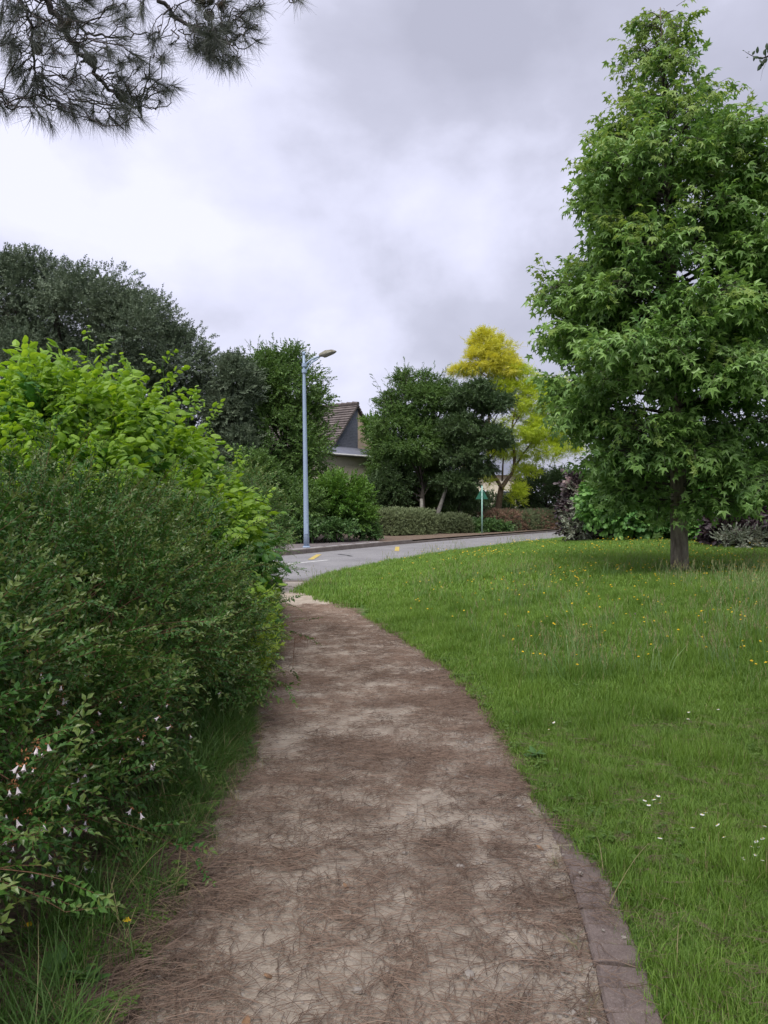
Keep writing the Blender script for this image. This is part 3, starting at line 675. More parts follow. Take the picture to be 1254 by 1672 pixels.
P2 = turf('g', 'turf_mid', 21000, (-.2, 7.0, 5.3, 12.2), hf, g_rng, ragged=.12)
scatter('lawn_grass', 'turf_mid', *P2, parent=None, label='green lawn grass between the path and the sweetgum tree')
P3 = turf('g', 'turf_far', 46000, (-2.0, 21, 11.6, 42), lambda x, y: .8 + .35*fbm(x*.8, y*.8, 41), g_rng, dmin=.05, ragged=.2)
scatter('lawn_grass', 'turf_far', *P3, parent=None, label='bright green lawn grass running back to the road and shrubs')
rgw = np.random.default_rng(38); M['weedleaf'] = leaf_mat('lawn_weed_leaf', (.060, .130, .020), (.17, .27, .05), rough=.5, trans=.2)
def lawn_weed(rng):
    mb = MB()
    for k in range(rng.integers(6, 14)):
        a = rng.uniform(0, 6.28); q = rng.uniform(0, .05); s_ = rng.uniform(.010, .020); p = np.array([q*math.cos(a), q*math.sin(a), rng.uniform(.008, .04)])
        for j in range(3):
            V, Fc = leaf_diamond(s_, s_*.9, .1, .1); b_ = a + j*2.1; mb.add(V @ frame([math.cos(b_), math.sin(b_), rng.uniform(-.1, .3)], (rng.normal(0, .2), rng.normal(0, .2), 1)).T + p, Fc, rng.random())
    return mb
SRC['lawnweed'] = make_sources('lawnweed', [lawn_weed(rgw) for _ in range(6)], [M['weedleaf']])
x, y = sample(6500, -1.4, 6, 1.4, 12, g_rng); k = in_view(x, y, 30) & (((lawn_d(x, y) > .02) & (g_rng.random(len(x)) < smooth(.48, .68, fbm(x*1.7, y*1.7, 63)) + .5*smooth(.35, .05, lawn_d(x, y)))) | (west_d(x, y) > .06)) & ~((y < 3.4) & (x > 0) & (x < edge_x(RIGHT, y) + .18)); x, y = x[k], y[k]; n = len(x)
scatter('clover_patches', 'lawnweed', np.stack([x, y, np.where(x > edge_x(LEFT, y), lawn_z(x, y), west_z(x, y))], 1), np.stack([0*x, 0*x, g_rng.uniform(0, 6.28, n)], 1), g_rng.uniform(.7, 1.4, n), label='patches of small clover leaves among the grass')
# tall pale stems
x, y = sample(2600, .4, 9, 5.5, 14, g_rng); 
dens = fbm(x*.55 + 4, y*.55, 44); k = (lawn_d(x, y) > .5) & in_view(x, y) & (dens + .12*smooth(1, 4, x) > .42 + .45*g_rng.random(len(x))); x, y = x[k], y[k]
x2, y2 = sample(900, -1.5, 8, 12.5, 33, g_rng); dd = lawn_d(x2, y2); k = (dd > .05) & (dd < .9); x2, y2 = x2[k], y2[k]
x = np.concatenate([x, x2]); y = np.concatenate([y, y2]); n = len(x)
scatter('tall_grass', 'stems', np.stack([x, y, lawn_z(x, y)], 1), np.stack([g_rng.normal(0, .15, n), g_rng.normal(0, .15, n), g_rng.uniform(0, 6.28, n)], 1), g_rng.uniform(.6, 1.25, n), label='tall pale grass stems with seed heads in the lawn')

# verge grass on the left of the path
x, y = sample(9000, -2.0, -.6, 1.3, 14, g_rng); d = west_d(x, y) + (fbm(x*4, y*4, 15) - .5)*.25
wdt = np.where(y < 3.0, .30, .26) + .1*fbm(y*2, y, 77)
keepm = (d > .03) & (d < wdt + .12) & (g_rng.random(len(x)) < np.clip(.25 + .6*smooth(3.0, 4.0, y) + (fbm(x*2, y*2, 71) - .5)*1.5, .05, 1))
x, y = x[keepm], y[keepm]; n = len(x)
sz = (.45 + .75*smooth(.0, .30, west_d(x, y)))*g_rng.uniform(.6, 1.25, n)
scatter('verge_grass', 'verge', np.stack([x, y, west_z(x, y)], 1), np.stack([g_rng.normal(0, .2, n), g_rng.normal(0, .2, n), g_rng.uniform(0, 6.28, n)], 1), sz, label='long dark green grass between the path and the white flowered shrub')
x, y = sample(1100, -1.5, -.6, 1.3, 12, g_rng); k = (west_d(x, y) > -.06); x, y = x[k], y[k]
x2, y2 = sample(700, .5, 1.2, 1.8, 10, g_rng); dd = lawn_d(x2, y2); k = (dd > -.05) & (dd < .16); x2, y2 = x2[k], y2[k]
z = np.concatenate([west_z(x, y), np.maximum(lawn_z(x2, y2), .0)]); x = np.concatenate([x, x2]); y = np.concatenate([y, y2]); n = len(x)
scatter('dry_grass', 'drytuft', np.stack([x, y, z], 1), np.stack([g_rng.normal(0, .3, n), g_rng.normal(0, .3, n), g_rng.uniform(0, 6.28, n)], 1), g_rng.uniform(.35, .9, n)*np.where(x > 0, .55, 1), label='dry straw coloured grass along both edges of the path')

# fallen needles and gravel
def on_path(n, y0, y1, rng, pad=.07):
    y = y0 + (y1 - y0)*rng.random(n)**1.15; u = rng.random(n)
    x = edge_x(LEFT, y) - pad + u*(edge_x(RIGHT, y) - edge_x(LEFT, y) + 2*pad); return x, y
x, y = on_path(17000, 1.6, 12, g_rng); li = litter(x, y); k = g_rng.random(len(x)) < (.13 + .42*li); x, y = x[k], y[k]; n = len(x)
scatter('fallen_needles', 'fallen', np.stack([x, y, .004 + 0*x + .03*smooth(.02, .05, np.maximum(lawn_d(x, y), west_d(x, y)))], 1), np.stack([0*x, 0*x, g_rng.normal(0, .6, n)], 1), g_rng.uniform(.7, 1.2, n), label='scattered brown pine needles lying on the path')
x, y = on_path(6500, 1.6, 10, g_rng, .06); li = litter(x, y); k = g_rng.random(len(x)) < .40*smooth(.35, .9, li)*(1 - .5*smooth(6, 9, y)); x, y = x[k], y[k]; n = len(x)
scatter('needle_mat', 'fallen_thick', np.stack([x, y, .006 + .03*smooth(.02, .05, np.maximum(lawn_d(x, y), west_d(x, y)))], 1), np.stack([0*x, 0*x, g_rng.normal(0, .5, n)], 1), g_rng.uniform(.7, 1.15, n), label='matted drifts of brown pine needles across the path')
x, y = sample(900, .9, 3.2, 1.4, 5.5, g_rng); k = in_view(x, y); x, y = x[k], y[k]
x = np.append(x, g_rng.uniform(-1.35, -.7, 500)); y = np.append(y, g_rng.uniform(1.5, 3.6, 500)); n = len(x)
z = np.where(x > 0, lawn_z(x, y) + .035, west_z(x, y) + .012)
scatter('needles_on_grass', 'fallen', np.stack([x, y, z], 1), np.stack([g_rng.normal(0, .15, n), g_rng.normal(0, .15, n), g_rng.uniform(0, 6.28, n)], 1), np.where(x > 0, .5, 1)*g_rng.uniform(.6, 1.0, n), label='brown pine needles caught in the grass and soil edges')
x, y = on_path(15000, 1.6, 9, g_rng, .05); l = (x - edge_x(LEFT, y))/(edge_x(RIGHT, y) - edge_x(LEFT, y)); k = g_rng.random(len(x)) < (.15 + .85*smooth(.62, .95, l)); x, y = x[k], y[k]; n = len(x)
scatter('gravel', 'pebble', np.stack([x, y, x*0 - .001], 1), np.stack([0*x, 0*x, g_rng.uniform(0, 6.28, n)], 1), g_rng.lognormal(-.35, .45, n), label='small loose gravel pressed into the path')
pebs = [(928, 1352, .014), (948, 1438, .013), (917, 1436, .012), (935, 1655, .020), (520, 1627, .012), (760, 1495, .012), (880, 1374, .011), (850, 1408, .010), (905, 1560, .013), (845, 1664, .011), (690, 1590, .010), (1018, 1545, .011), (985, 1533, .009)]
peb_l = ['pale pebble highest up beside the lawn edge, above the bricks', 'rounded pebble sitting on the farthest visible brick', 'pale oval pebble just left of the farthest brick', 'largest grey stone at the bottom by the brick edging', 'lone pebble low in the left half of the path', 'small pebble in the middle of the path among needles', 'small pebble on the path side of the highest lawn edge stone', 'little grey pebble left of the highest stones near the lawn', 'pebble on the gritty strip halfway along the bricks', 'small stone at the bottom edge left of the bricks', 'pebble low near the centre line of the path', 'pebble lying at the grass side of the bricks', 'tiny grey pebble on top of a middle brick']
for i, (px, py, s_) in enumerate(pebs):
    x, y = gp(px, py); mb = pebble_mb(np.random.default_rng(100+i), s_); o = mb.build('pebble', M['stone'], smooth_=False)
    zz = .03 if px > 940 and py > 1430 else 0.0
    o.location = (x, y, zz); o.rotation_euler = (0, 0, i*1.7)
    tag(o, peb_l[i], 'pebble', 'loose pebbles on the path')

# ------------------------------------------------------------------ foliage clouds
def lob(D, items):
    """items (px, py, rx, ry[, dD[, rd]]) in photo pixels at depth D -> world ellipsoids"""
    out = []
    for it in items:
        px, py, rx, ry = it[:4]; dD = it[4] if len(it) > 4 else 0; Y = D + dD
        rX = rx/F*Y; rZ = ry/F*Y; rD = it[5] if len(it) > 5 else max(rX, rZ)*.9
        out.append((wx(px, Y), Y, wz(py, Y), rX, rD, rZ))
    return np.array(out)
def cloud(lobes, nclump, cr_, nper, rng, flat=.75, low=-.75, inner=.2, upb=.25, shell=(.80, 1.02), zmin=.05, ball=.5):
    lobes = np.asarray(lobes, float); area = (lobes[:, 3]*lobes[:, 4] + lobes[:, 3]*lobes[:, 5] + lobes[:, 4]*lobes[:, 5]); pr = area/area.sum()
    if lobes[:, 1].min() > 15: lobes = lobes.copy(); lobes[:, 3:] = np.maximum(lobes[:, 3:] - .55*cr_, lobes[:, 3:]*.45)
    C = []; Nn = []
    while len(C) < nclump:
        i = rng.choice(len(lobes), p=pr); u = norm(rng.normal(size=3))
        if u[2] < low: continue
        c = lobes[i, :3] + lobes[i, 3:]*u*rng.uniform(*shell)
        q = (((c - lobes[:, :3])/lobes[:, 3:])**2).sum(1); q[i] = 9
        if (q < .55).any() or c[2] < zmin: continue
        C.append(c); Nn.append(norm(u/lobes[i, 3:]))
    C = np.array(C); Nn = np.array(Nn); rep = np.repeat(np.arange(nclump), nper); n = len(rep)
    o = norm(rng.normal(size=(n, 3)))*(rng.random(n)**(ball))[:, None]; s = rng.uniform(.6, 1.35, nclump)[rep][:, None]
    P_ = C[rep] + o*np.array([cr_, cr_, cr_*flat])*s
    D_ = norm(.5*Nn[rep] + .6*norm(o) + np.array([0, 0, upb]) + rng.normal(0, .42, (n, 3)))
    if inner > 0:
        m = int(n*inner); ii = rng.choice(len(lobes), m, p=pr); u = norm(rng.normal(size=(m, 3)))
        P2_ = lobes[ii, :3] + lobes[ii, 3:]*u*(rng.uniform(.25, .8, m))[:, None]; P_ = np.vstack([P_, P2_]); D_ = np.vstack([D_, norm(u + rng.normal(0, .5, (m, 3)))])
    k = P_[:, 2] > zmin; return P_[k], D_[k], C, Nn
def foliage(name, key, P_, D_, rng, parent, scl=(.8, 1.25), roll=.5, upj=.35, label=None):
    n = len(P_); U = np.array([0, 0, 1.0]) + rng.normal(0, upj, (n, 3))
    return scatter(name, key, P_, euler_from_dirs(D_, U, rng, roll), rng.uniform(scl[0], scl[1], n), parent, rng=rng, label=label)
def limbs(mb, base, top, C, rng, r0=.05, n=30, sag=.1, seg=5, start=(.2, .95)):
    base = np.asarray(base, float); top = np.asarray(top, float)
    for c in C[rng.choice(len(C), min(n, len(C)), replace=False)]:
        t = np.clip((c[2] - base[2])/(top[2]-base[2]+1e-6)*rng.uniform(.4, .8), *start); p0 = base + (top-base)*t
        mid = (p0 + c)/2 + rng.normal(0, .12, 3)*np.linalg.norm(c-p0) + np.array([0, 0, sag*np.linalg.norm(c-p0)])
        tube(mb, bez(p0, mid, c, 6), np.linspace(r0*rng.uniform(.6, 1), r0*.15, 6), seg, .5, 0, cap=False)
def simple_tree(name, label, cat, base, top, tr, lobes, key, nclump, cr_, nper, seed, bark, group=None, nl=30, r0=.06, **kw):
    rng = np.random.default_rng(seed); t = thing(name, label, cat, tuple(base), group=group); off = -np.asarray(base, float)
    P_, D_, C, Nn = cloud(lobes, nclump, cr_, nper, rng, **kw)
    mb = MB(); b = np.asarray(base, float); tp = np.asarray(top, float); mid = (b+tp)/2 + rng.normal(0, .04, 3)*np.linalg.norm(tp-b)
    tube(mb, bez(b - [0, 0, .15], mid, tp, 9) + off, np.linspace(tr, tr*.3, 9), 9, .5, 0, wob=.06); mb.build('trunk', bark, t, smooth_=True)
    mb = MB(); limbs(mb, b + off, tp + off, C + off, rng, r0=r0, n=nl); mb.build('branches', bark, t, smooth_=True)
    f = foliage('crown', key, P_ + off, D_, rng, t)
    return t, C, rng

def top_sprays(t, key, tips, D, rng, mat, ln=30, scl=(.45, .8)):
    """thin leafy shoots that stand out of a crown; tips in photo pixels at depth D"""
    b = np.array(t.location); mb = MB(); PP = []; DDr = []
    for px, py, sx in tips:
        p2 = at(px, py - 10, D + rng.normal(0, .4)); p0 = p2 + np.array([-sx*ln/F*D, 0, -ln*1.5/F*D]); q = bez(p0, (p0+p2)/2 + [0, 0, .1], p2, 6)
        tube(mb, q - b, np.linspace(.012, .003, 6), 3, cap=False)
        for v in np.linspace(0, .97, 9):
            k = int(min(4, v*5)); PP.append(q[k] + (q[k+1]-q[k])*(v*5-k) + rng.normal(0, .04, 3)); DDr.append(norm(q[k+1]-q[k]) + rng.normal(0, .5, 3))
    mb.build('shoots', mat, t, kind='stuff'); PP = np.array(PP); foliage('shoot_leaves', key, PP - b, np.array(DDr), rng, t, scl=scl)
# ---- left background: holm oaks
L1 = lob(33, [(10, 505, 105, 95, 0, 4), (85, 500, 95, 85, 1, 4), (165, 525, 95, 88, 0, 4), (240, 560, 80, 78, -1, 3.5), (300, 600, 55, 70, -1, 3), (60, 620, 110, 90, -1, 4), (200, 660, 110, 90, -1, 4), (330, 690, 60, 90, 0, 3), (-70, 520, 90, 110, 0, 4), (120, 760, 160, 90, 0, 4), (300, 790, 90, 80, 0, 3)])
simple_tree('holm_oak', 'huge dark grey green evergreen oak with a domed crown behind the left shrubs', 'tree', (wx(120, 33), 33, 0), (wx(130, 33), 33, wz(560, 33)), .45, L1, 'holm', 520, .80, 60, 61, M['bark_dark'], nl=60, r0=.14, inner=.18, flat=.62, ball=.45, upb=.1)
L2 = lob(31, [(388, 625, 34, 45, 0, 1.3), (375, 680, 36, 45, 0, 1.3), (392, 735, 30, 50, 0, 1.2), (370, 790, 45, 60, 0, 1.3)])
simple_tree('holm_oak', 'narrow dark evergreen oak at the right foot of the huge domed oak', 'tree', (wx(385, 31), 31, 0), (wx(388, 31), 31, wz(620, 31)), .18, L2, 'holm', 110, .42, 60, 62, M['bark_dark'], nl=20, r0=.05, inner=.15, flat=.7)
# ---- mid green tree behind the lamp
L3 = lob(33, [(430, 640, 45, 58, 0, 1.8), (475, 640, 45, 58, 0, 1.8), (415, 600, 16, 25, 0, .7), (447, 598, 14, 22, 0, .7), (480, 595, 14, 25, 0, .7), (495, 680, 36, 48, 0, 1.6), (455, 720, 60, 60, -.4, 2), (508, 732, 36, 42, -.4, 1.6), (535, 640, 9, 9, -.2, .35), (520, 655, 16, 14, -.2, .5), (450, 800, 55, 55, -.6, 1.5), (500, 790, 40, 40, -.6, 1.3)])
tl_, _, _ = simple_tree('leafy_tree', 'mid green broadleaf tree directly behind the street lamp', 'tree', (wx(470, 33), 33, .08), (wx(465, 33), 33, wz(620, 33)), .16, L3, 'mid', 210, .48, 26, 63, M['bark_dark'], nl=40, r0=.05, inner=.15)
top_sprays(tl_, 'mid', [(408, 570, -.1), (422, 568, .1), (436, 574, .2), (446, 568, 0), (460, 577, .2), (470, 572, -.2), (484, 566, 0), (492, 578, .2), (398, 582, -.3), (512, 612, .5), (545, 626, 1.3), (536, 640, 1.3), (528, 652, 1.2), (538, 618, 1.2), (526, 630, 1.0), (522, 668, .9), (505, 600, .4), (430, 585, 0), (455, 590, 0)], 33, np.random.default_rng(630), M['bark_dark'], ln=22)
# ---- shrubs behind the pavement, left
def shrub(name, label, D, items, key, nclump, cr_, nper, seed, group=None, cat='shrub', sk=None, **kw):
    rng = np.random.default_rng(seed); lb = lob(D, items); b = np.array([lb[:, 0].mean(), lb[:, 1].mean(), .08])
    t = thing(name, label, cat, tuple(b), group=group); kw.setdefault('low', -.6)
    P_, D_, C, Nn = cloud(lb, nclump, cr_, nper, rng, **kw)
    mb = MB()
    for c in C[rng.choice(len(C), min(14, len(C)), replace=False)]:
        p0 = b + [rng.normal(0, .12), rng.normal(0, .12), -.1]; tube(mb, bez(p0, (p0+c)/2 + [0, 0, .3], c, 5) - b, np.linspace(.025, .006, 5), 4, .5, 0, cap=False)
    mb.build('stems', M['bark_dark'], t)
    foliage('foliage', key, P_ - b, D_, rng, t); return t, P_, D_, C, Nn, b
shrub('laurel_shrub', 'bright green shrub just right of the lamp pole behind the pavement', 30.5, [(558, 812, 42, 34, 0, 1.1), (530, 840, 38, 36, 0, 1.1), (578, 842, 30, 36, 0, 1), (518, 812, 30, 28, .3, 1)], 'bright', 95, .30, 26, 64)
shrub('tall_shrub', 'dark leafy shrub left of the lamp pole below the mid green tree', 29, [(440, 830, 50, 50, 0, 1.2), (485, 835, 35, 48, 0, 1), (410, 800, 40, 60, 0, 1.2)], 'mid', 90, .32, 24, 65)
shrub('ivy_bank', 'low ivy clad hedge along the back of the pavement', 27.8, [(440, 862, 40, 18, 0, .5), (490, 866, 40, 15, .3, .5), (540, 866, 40, 13, 1.2, .5), (590, 866, 30, 10, 2.4, .5)], 'ivy', 70, .16, 22, 66, cat='hedge')
shrub('dark_shrub', 'dark filler shrub standing in for the deep shadow between pavement end and clipped hedge', 39, [(612, 815, 28, 40, 0, 1.2), (645, 800, 32, 44, .5, 1.2)], 'dark', 70, .32, 24, 67)  # dark foliage added to fill a gap that is deep shadow
# ---- house
def house():
    t = thing('house', 'steep roofed house with slate clad gable between the middle trees', 'house', (wx(581, 45), 45, 0))
    rd = np.array([-.8, .6, 0]); gd = np.array([.6, .8, 0]); up = np.array([0, 0, 1.0]); ox = np.array([0, 0, 0.0])
    hp = wz(665, 45); he = hp - 5.4; hw = 4.7; Ln = 12.0
    def P3(r_, g_, z): return rd*r_ + gd*g_ + up*z
    fn = -rd   # gable faces camera right
    # gable wall right half, beige; left half slate
    def prism(name, pts, th, mat, parent=t):
        mb = MB(); a = np.array(pts); b = a - fn*th; k = len(a); V = np.vstack([a, b])
        Fc = [tuple(range(k)), tuple(range(2*k-1, k-1, -1))] + [(i, i+k, (i+1) % k + k, (i+1) % k) for i in range(k)]
        mb.add(V, Fc); return mb.build(name, mat, parent)
    sl_ = 5.4/hw
    prism('wall', [P3(0, -hw, 0), P3(0, hw, 0), P3(0, hw, he), P3(0, 0, hp-.02), P3(0, -hw, he)], .3, M['render'])
    zs = wz(731, 44.5)
    mb = MB()
    # slate cladding made of courses set 3 cm proud
    nr = 26
    for i in range(nr):
        z0 = zs + (hp - .12 - zs)*i/nr; z1 = zs + (hp - .12 - zs)*(i+1)/nr
        g0 = -(hp - .1 - z1)/sl_
        if g0 > .1: continue
        a = [P3(-.02, max(g0 - .0, -hw), z0), P3(-.02, .14, z0), P3(-.02, .14, z1+.02), P3(-.02, max(g0, -hw), z1+.02)]
        a = np.array(a); a[:2] -= rd*.02; b = a + rd*.018
        mb.add(np.vstack([a, b]), [(0,1,2,3),(7,6,5,4),(0,4,5,1),(1,5,6,2),(2,6,7,3),(3,7,4,0)], random.random())
    mb.build('slate_cladding', M['slate'], t)
    # long side wall (faces left-front)
    mb = MB(); V = [P3(0, -hw, 0), P3(Ln, -hw, 0), P3(Ln, -hw, he), P3(0, -hw, he), P3(0, hw, 0), P3(Ln, hw, 0), P3(Ln, hw, he), P3(0, hw, he)]
    mb.add(np.array(V) + rd*.31, [(0,1,2,3),(5,4,7,6)]); mb.build('side_wall', M['render'], t)
    # roof: two slopes of tile courses
    rf = None
    for sgn in (-1, 1):
        mb = MB(); nr = 38; ov = .35
        for i in range(nr):
            a0 = i/nr; a1 = (i+1)/nr; W = hw + ov
            g0, g1 = sgn*W*a0, sgn*W*a1; z0, z1 = hp + .16 - W*a0*sl_, hp + .16 - W*a1*sl_
            nrm = norm(gd*sgn*sl_ + up)
            q = np.array([P3(-.18, g0, z0), P3(Ln, g0, z0), P3(Ln, g1, z1), P3(-.18, g1, z1)]); q[2:] += nrm*.05; lo_ = q - nrm*.10
            mb.add(np.vstack([q, lo_]), [(0,1,2,3),(7,6,5,4),(0,4,5,1),(1,5,6,2),(2,6,7,3),(3,7,4,0)], random.random())
        rf = mb.build('roof', M['tile'], t)
    # ridge tiles
    rme = None
    for k in range(int(Ln/.42)):
        if rme is None:
            mb = MB(); tube(mb, [[0,0,0],[.2,0,.012],[.40,0,.03]], [.12,.125,.14], 7); rme = mb.mesh('ridge_tile', M['tile'])
        o = bpy.data.objects.new('ridge_tile', rme); sc.collection.objects.link(o); o.parent = t
        p = P3(-.18 + k*.42, 0, hp + .20); o.location = tuple(p); o.rotation_euler = (0, 0, math.atan2(rd[1], rd[0]))
    # lean-to with slate roof in front of the gable, cream wall
    mb = MB(); z1 = zs; z0 = wz(745, 43.6); d_ = 1.6
    q = np.array([P3(-.03, -hw-.3, z1), P3(-.03, 2.6, z1), P3(-d_, 2.6, z0), P3(-d_, -hw-.3, z0)])
    mb.add(np.vstack([q, q - [0, 0, .12]]), [(0,1,2,3),(7,6,5,4),(0,4,5,1),(1,5,6,2),(2,6,7,3),(3,7,4,0)]); mb.build('lean_to_roof', M['slate'], t)
    mb = MB(); q = np.array([P3(-d_+.25, -hw, 0), P3(-d_+.25, 2.4, 0), P3(-.02, 2.4, 0), P3(-.02, -hw, 0)]); zt = z0 + .05
    mb.add(np.vstack([q, q + [0, 0, zt]]), [(3,2,1,0),(4,5,6,7),(0,1,5,4),(1,2,6,5),(2,3,7,6),(3,0,4,7)]); mb.build('lean_to_wall', M['cream'], t)
    mb = MB(); tube(mb, [P3(-d_-.05, -hw-.3, z0-.03), P3(-d_-.05, 2.6, z0-.03)], .06, 6); mb.build('gutter', M['whitewood'], t)
house()
def pale_house(px0, px1, ytop, D, label, wins):
    x0, x1 = wx(px0, D), wx(px1, D); h = wz(ytop, D); t = thing('house', label, 'house', ((x0+x1)/2, D, 0)); hw = (x1-x0)/2
    mb = MB(); box(mb, (-hw, 0, 0), (hw, 7, h)); mb.build('wall', M['cream'], t)
    mb = MB(); mb.add([[-hw-.3,-.4,h-.05],[hw+.3,-.4,h-.05],[hw+.3,7.4,h-.05],[-hw-.3,7.4,h-.05],[-hw-.3,3.5,h+2.6],[hw+.3,3.5,h+2.6]], [(3,2,1,0),(0,1,5,4),(2,3,4,5),(1,2,5),(3,0,4)]); mb.build('roof', M['slate'], t)
    for (fx, z0, ww, hh) in wins:
        mb = MB(); xx = -hw + fx*2*hw; box(mb, (xx-ww/2-.06, -.05, z0-.06), (xx+ww/2+.06, -.003, z0+hh+.06)); f = mb.build('window', M['whitewood'], t)
        mb = MB(); box(mb, (xx-ww/2, -.07, z0), (xx+ww/2, -.052, z0+hh)); mb.build('pane', M['pane'], f)
pale_house(722, 850, 775, 64, 'pale rendered house glimpsed through the trees behind the golden tree', [(.2, 1.2, 1.1, 1.3), (.5, 1.2, 1.1, 1.3), (.8, 1.2, 1.1, 1.3)])

# ---- centre trees
L4 = lob(41, [(665, 655, 34, 42, 0, 1.6), (645, 700, 40, 45, 0, 2), (690, 660, 35, 42, 0, 1.8), (715, 670, 42, 45, .4, 2), (670, 730, 62, 48, -.5, 2.4), (640, 758, 34, 30, -.3, 1.5), (725, 735, 45, 50, -.3, 2), (642, 785, 48, 34, .4, 1.6), (705, 785, 54, 34, .4, 1.6), (640, 820, 40, 30, 1.5, 1.4), (700, 822, 44, 28, 1.8, 1.4), (660, 615, 10, 16, 0, .5), (690, 618, 9, 14, 0, .5), (632, 650, 12, 22, 0, .6), (713, 625, 10, 16, 0, .5), (740, 632, 12, 20, 0, .5)])
t4, C4, r4 = simple_tree('hornbeam_tree', 'wide spreading dark green tree with two pale trunks in the middle distance', 'tree', (wx(690, 39), 39, .08), (wx(684, 40.5), 40.5, wz(740, 40.5)), .15, L4, 'midsmall', 430, .55, 30, 68, M['bark_dark'], nl=50, r0=.05, inner=.12, flat=.42, upb=.05)
mb = MB(); b = np.array([wx(690, 39), 39, .08]); tube(mb, np.array([at(688, 862, 38.2), at(689, 840, 38.2), at(688, 815, 38.5)]) - b, [.12, .10, .08], 8, wob=.05); mb.build('trunk', M['bark_pale'], t4, True); mb = MB(); tube(mb, np.array([at(712, 862, 38.6), at(716, 835, 38.7), at(728, 800, 39.2), at(735, 740, 40)]) - b, [.13, .11, .08, .04], 8, wob=.05); mb.build('trunk', M['bark_pale'], t4, True)
L5 = lob(39, [(770, 650, 36, 26, 0, 1.4), (805, 660, 34, 24, 0, 1.3), (760, 700, 42, 26, 0, 1.6), (800, 715, 36, 22, -.2, 1.4), (755, 745, 40, 28, -.2, 1.4), (790, 765, 28, 18, 0, 1.1), (745, 790, 40, 24, 0, 1.3), (755, 815, 34, 22, 1, 1.2), (785, 632, 24, 10, 0, .8)])
t5_, _, _ = simple_tree('layered_tree', 'very dark tree with flat layered branches left of the golden tree', 'tree', (wx(752, 39.5), 39.5, .08), (wx(775, 39), 39, wz(670, 39)), .12, L5, 'dark', 240, .45, 28, 69, M['bark_dark'], nl=45, r0=.04, inner=.05, flat=.30, upb=0)
top_sprays(t4, 'midsmall', [(608, 622, -.8), (614, 640, -.7), (620, 650, -.6), (632, 615, -.4), (640, 628, -.3), (650, 605, -.2), (661, 596, -.1), (668, 606, .1), (678, 612, 0), (690, 602, .2), (698, 615, .2), (710, 606, .3), (722, 616, .3), (730, 608, .4), (742, 620, .4), (752, 612, .4), (600, 668, -1), (604, 690, -1), (596, 712, -1), (644, 640, -.3), (684, 622, .1), (716, 628, .3), (655, 618, -.1), (590, 745, -1.2), (627, 632, -.5)], 40.5, np.random.default_rng(680), M['bark_dark'], ln=30)
# light green tree behind the hornbeam left
simple_tree('leafy_tree', 'light green treetop peeping up beside the house roof', 'tree', (wx(610, 44), 44.5, 0), (wx(610, 44), 44.5, wz(700, 44)), .15, lob(44, [(612, 700, 22, 26, 0, 1), (620, 740, 26, 30, 0, 1)]), 'bright', 34, .45, 22, 70, M['bark_dark'], nl=10)
top_sprays(t5_, 'dark', [(770, 622, 0), (785, 612, .2), (800, 618, .3), (815, 626, .6), (828, 640, 1), (836, 655, 1.3), (838, 672, 1.4), (832, 690, 1.4), (840, 705, 1.4), (828, 722, 1.3), (820, 745, 1.2), (815, 765, 1.1), (760, 618, -.1), (792, 630, .2)], 39, np.random.default_rng(690), M['bark_dark'], ln=26)
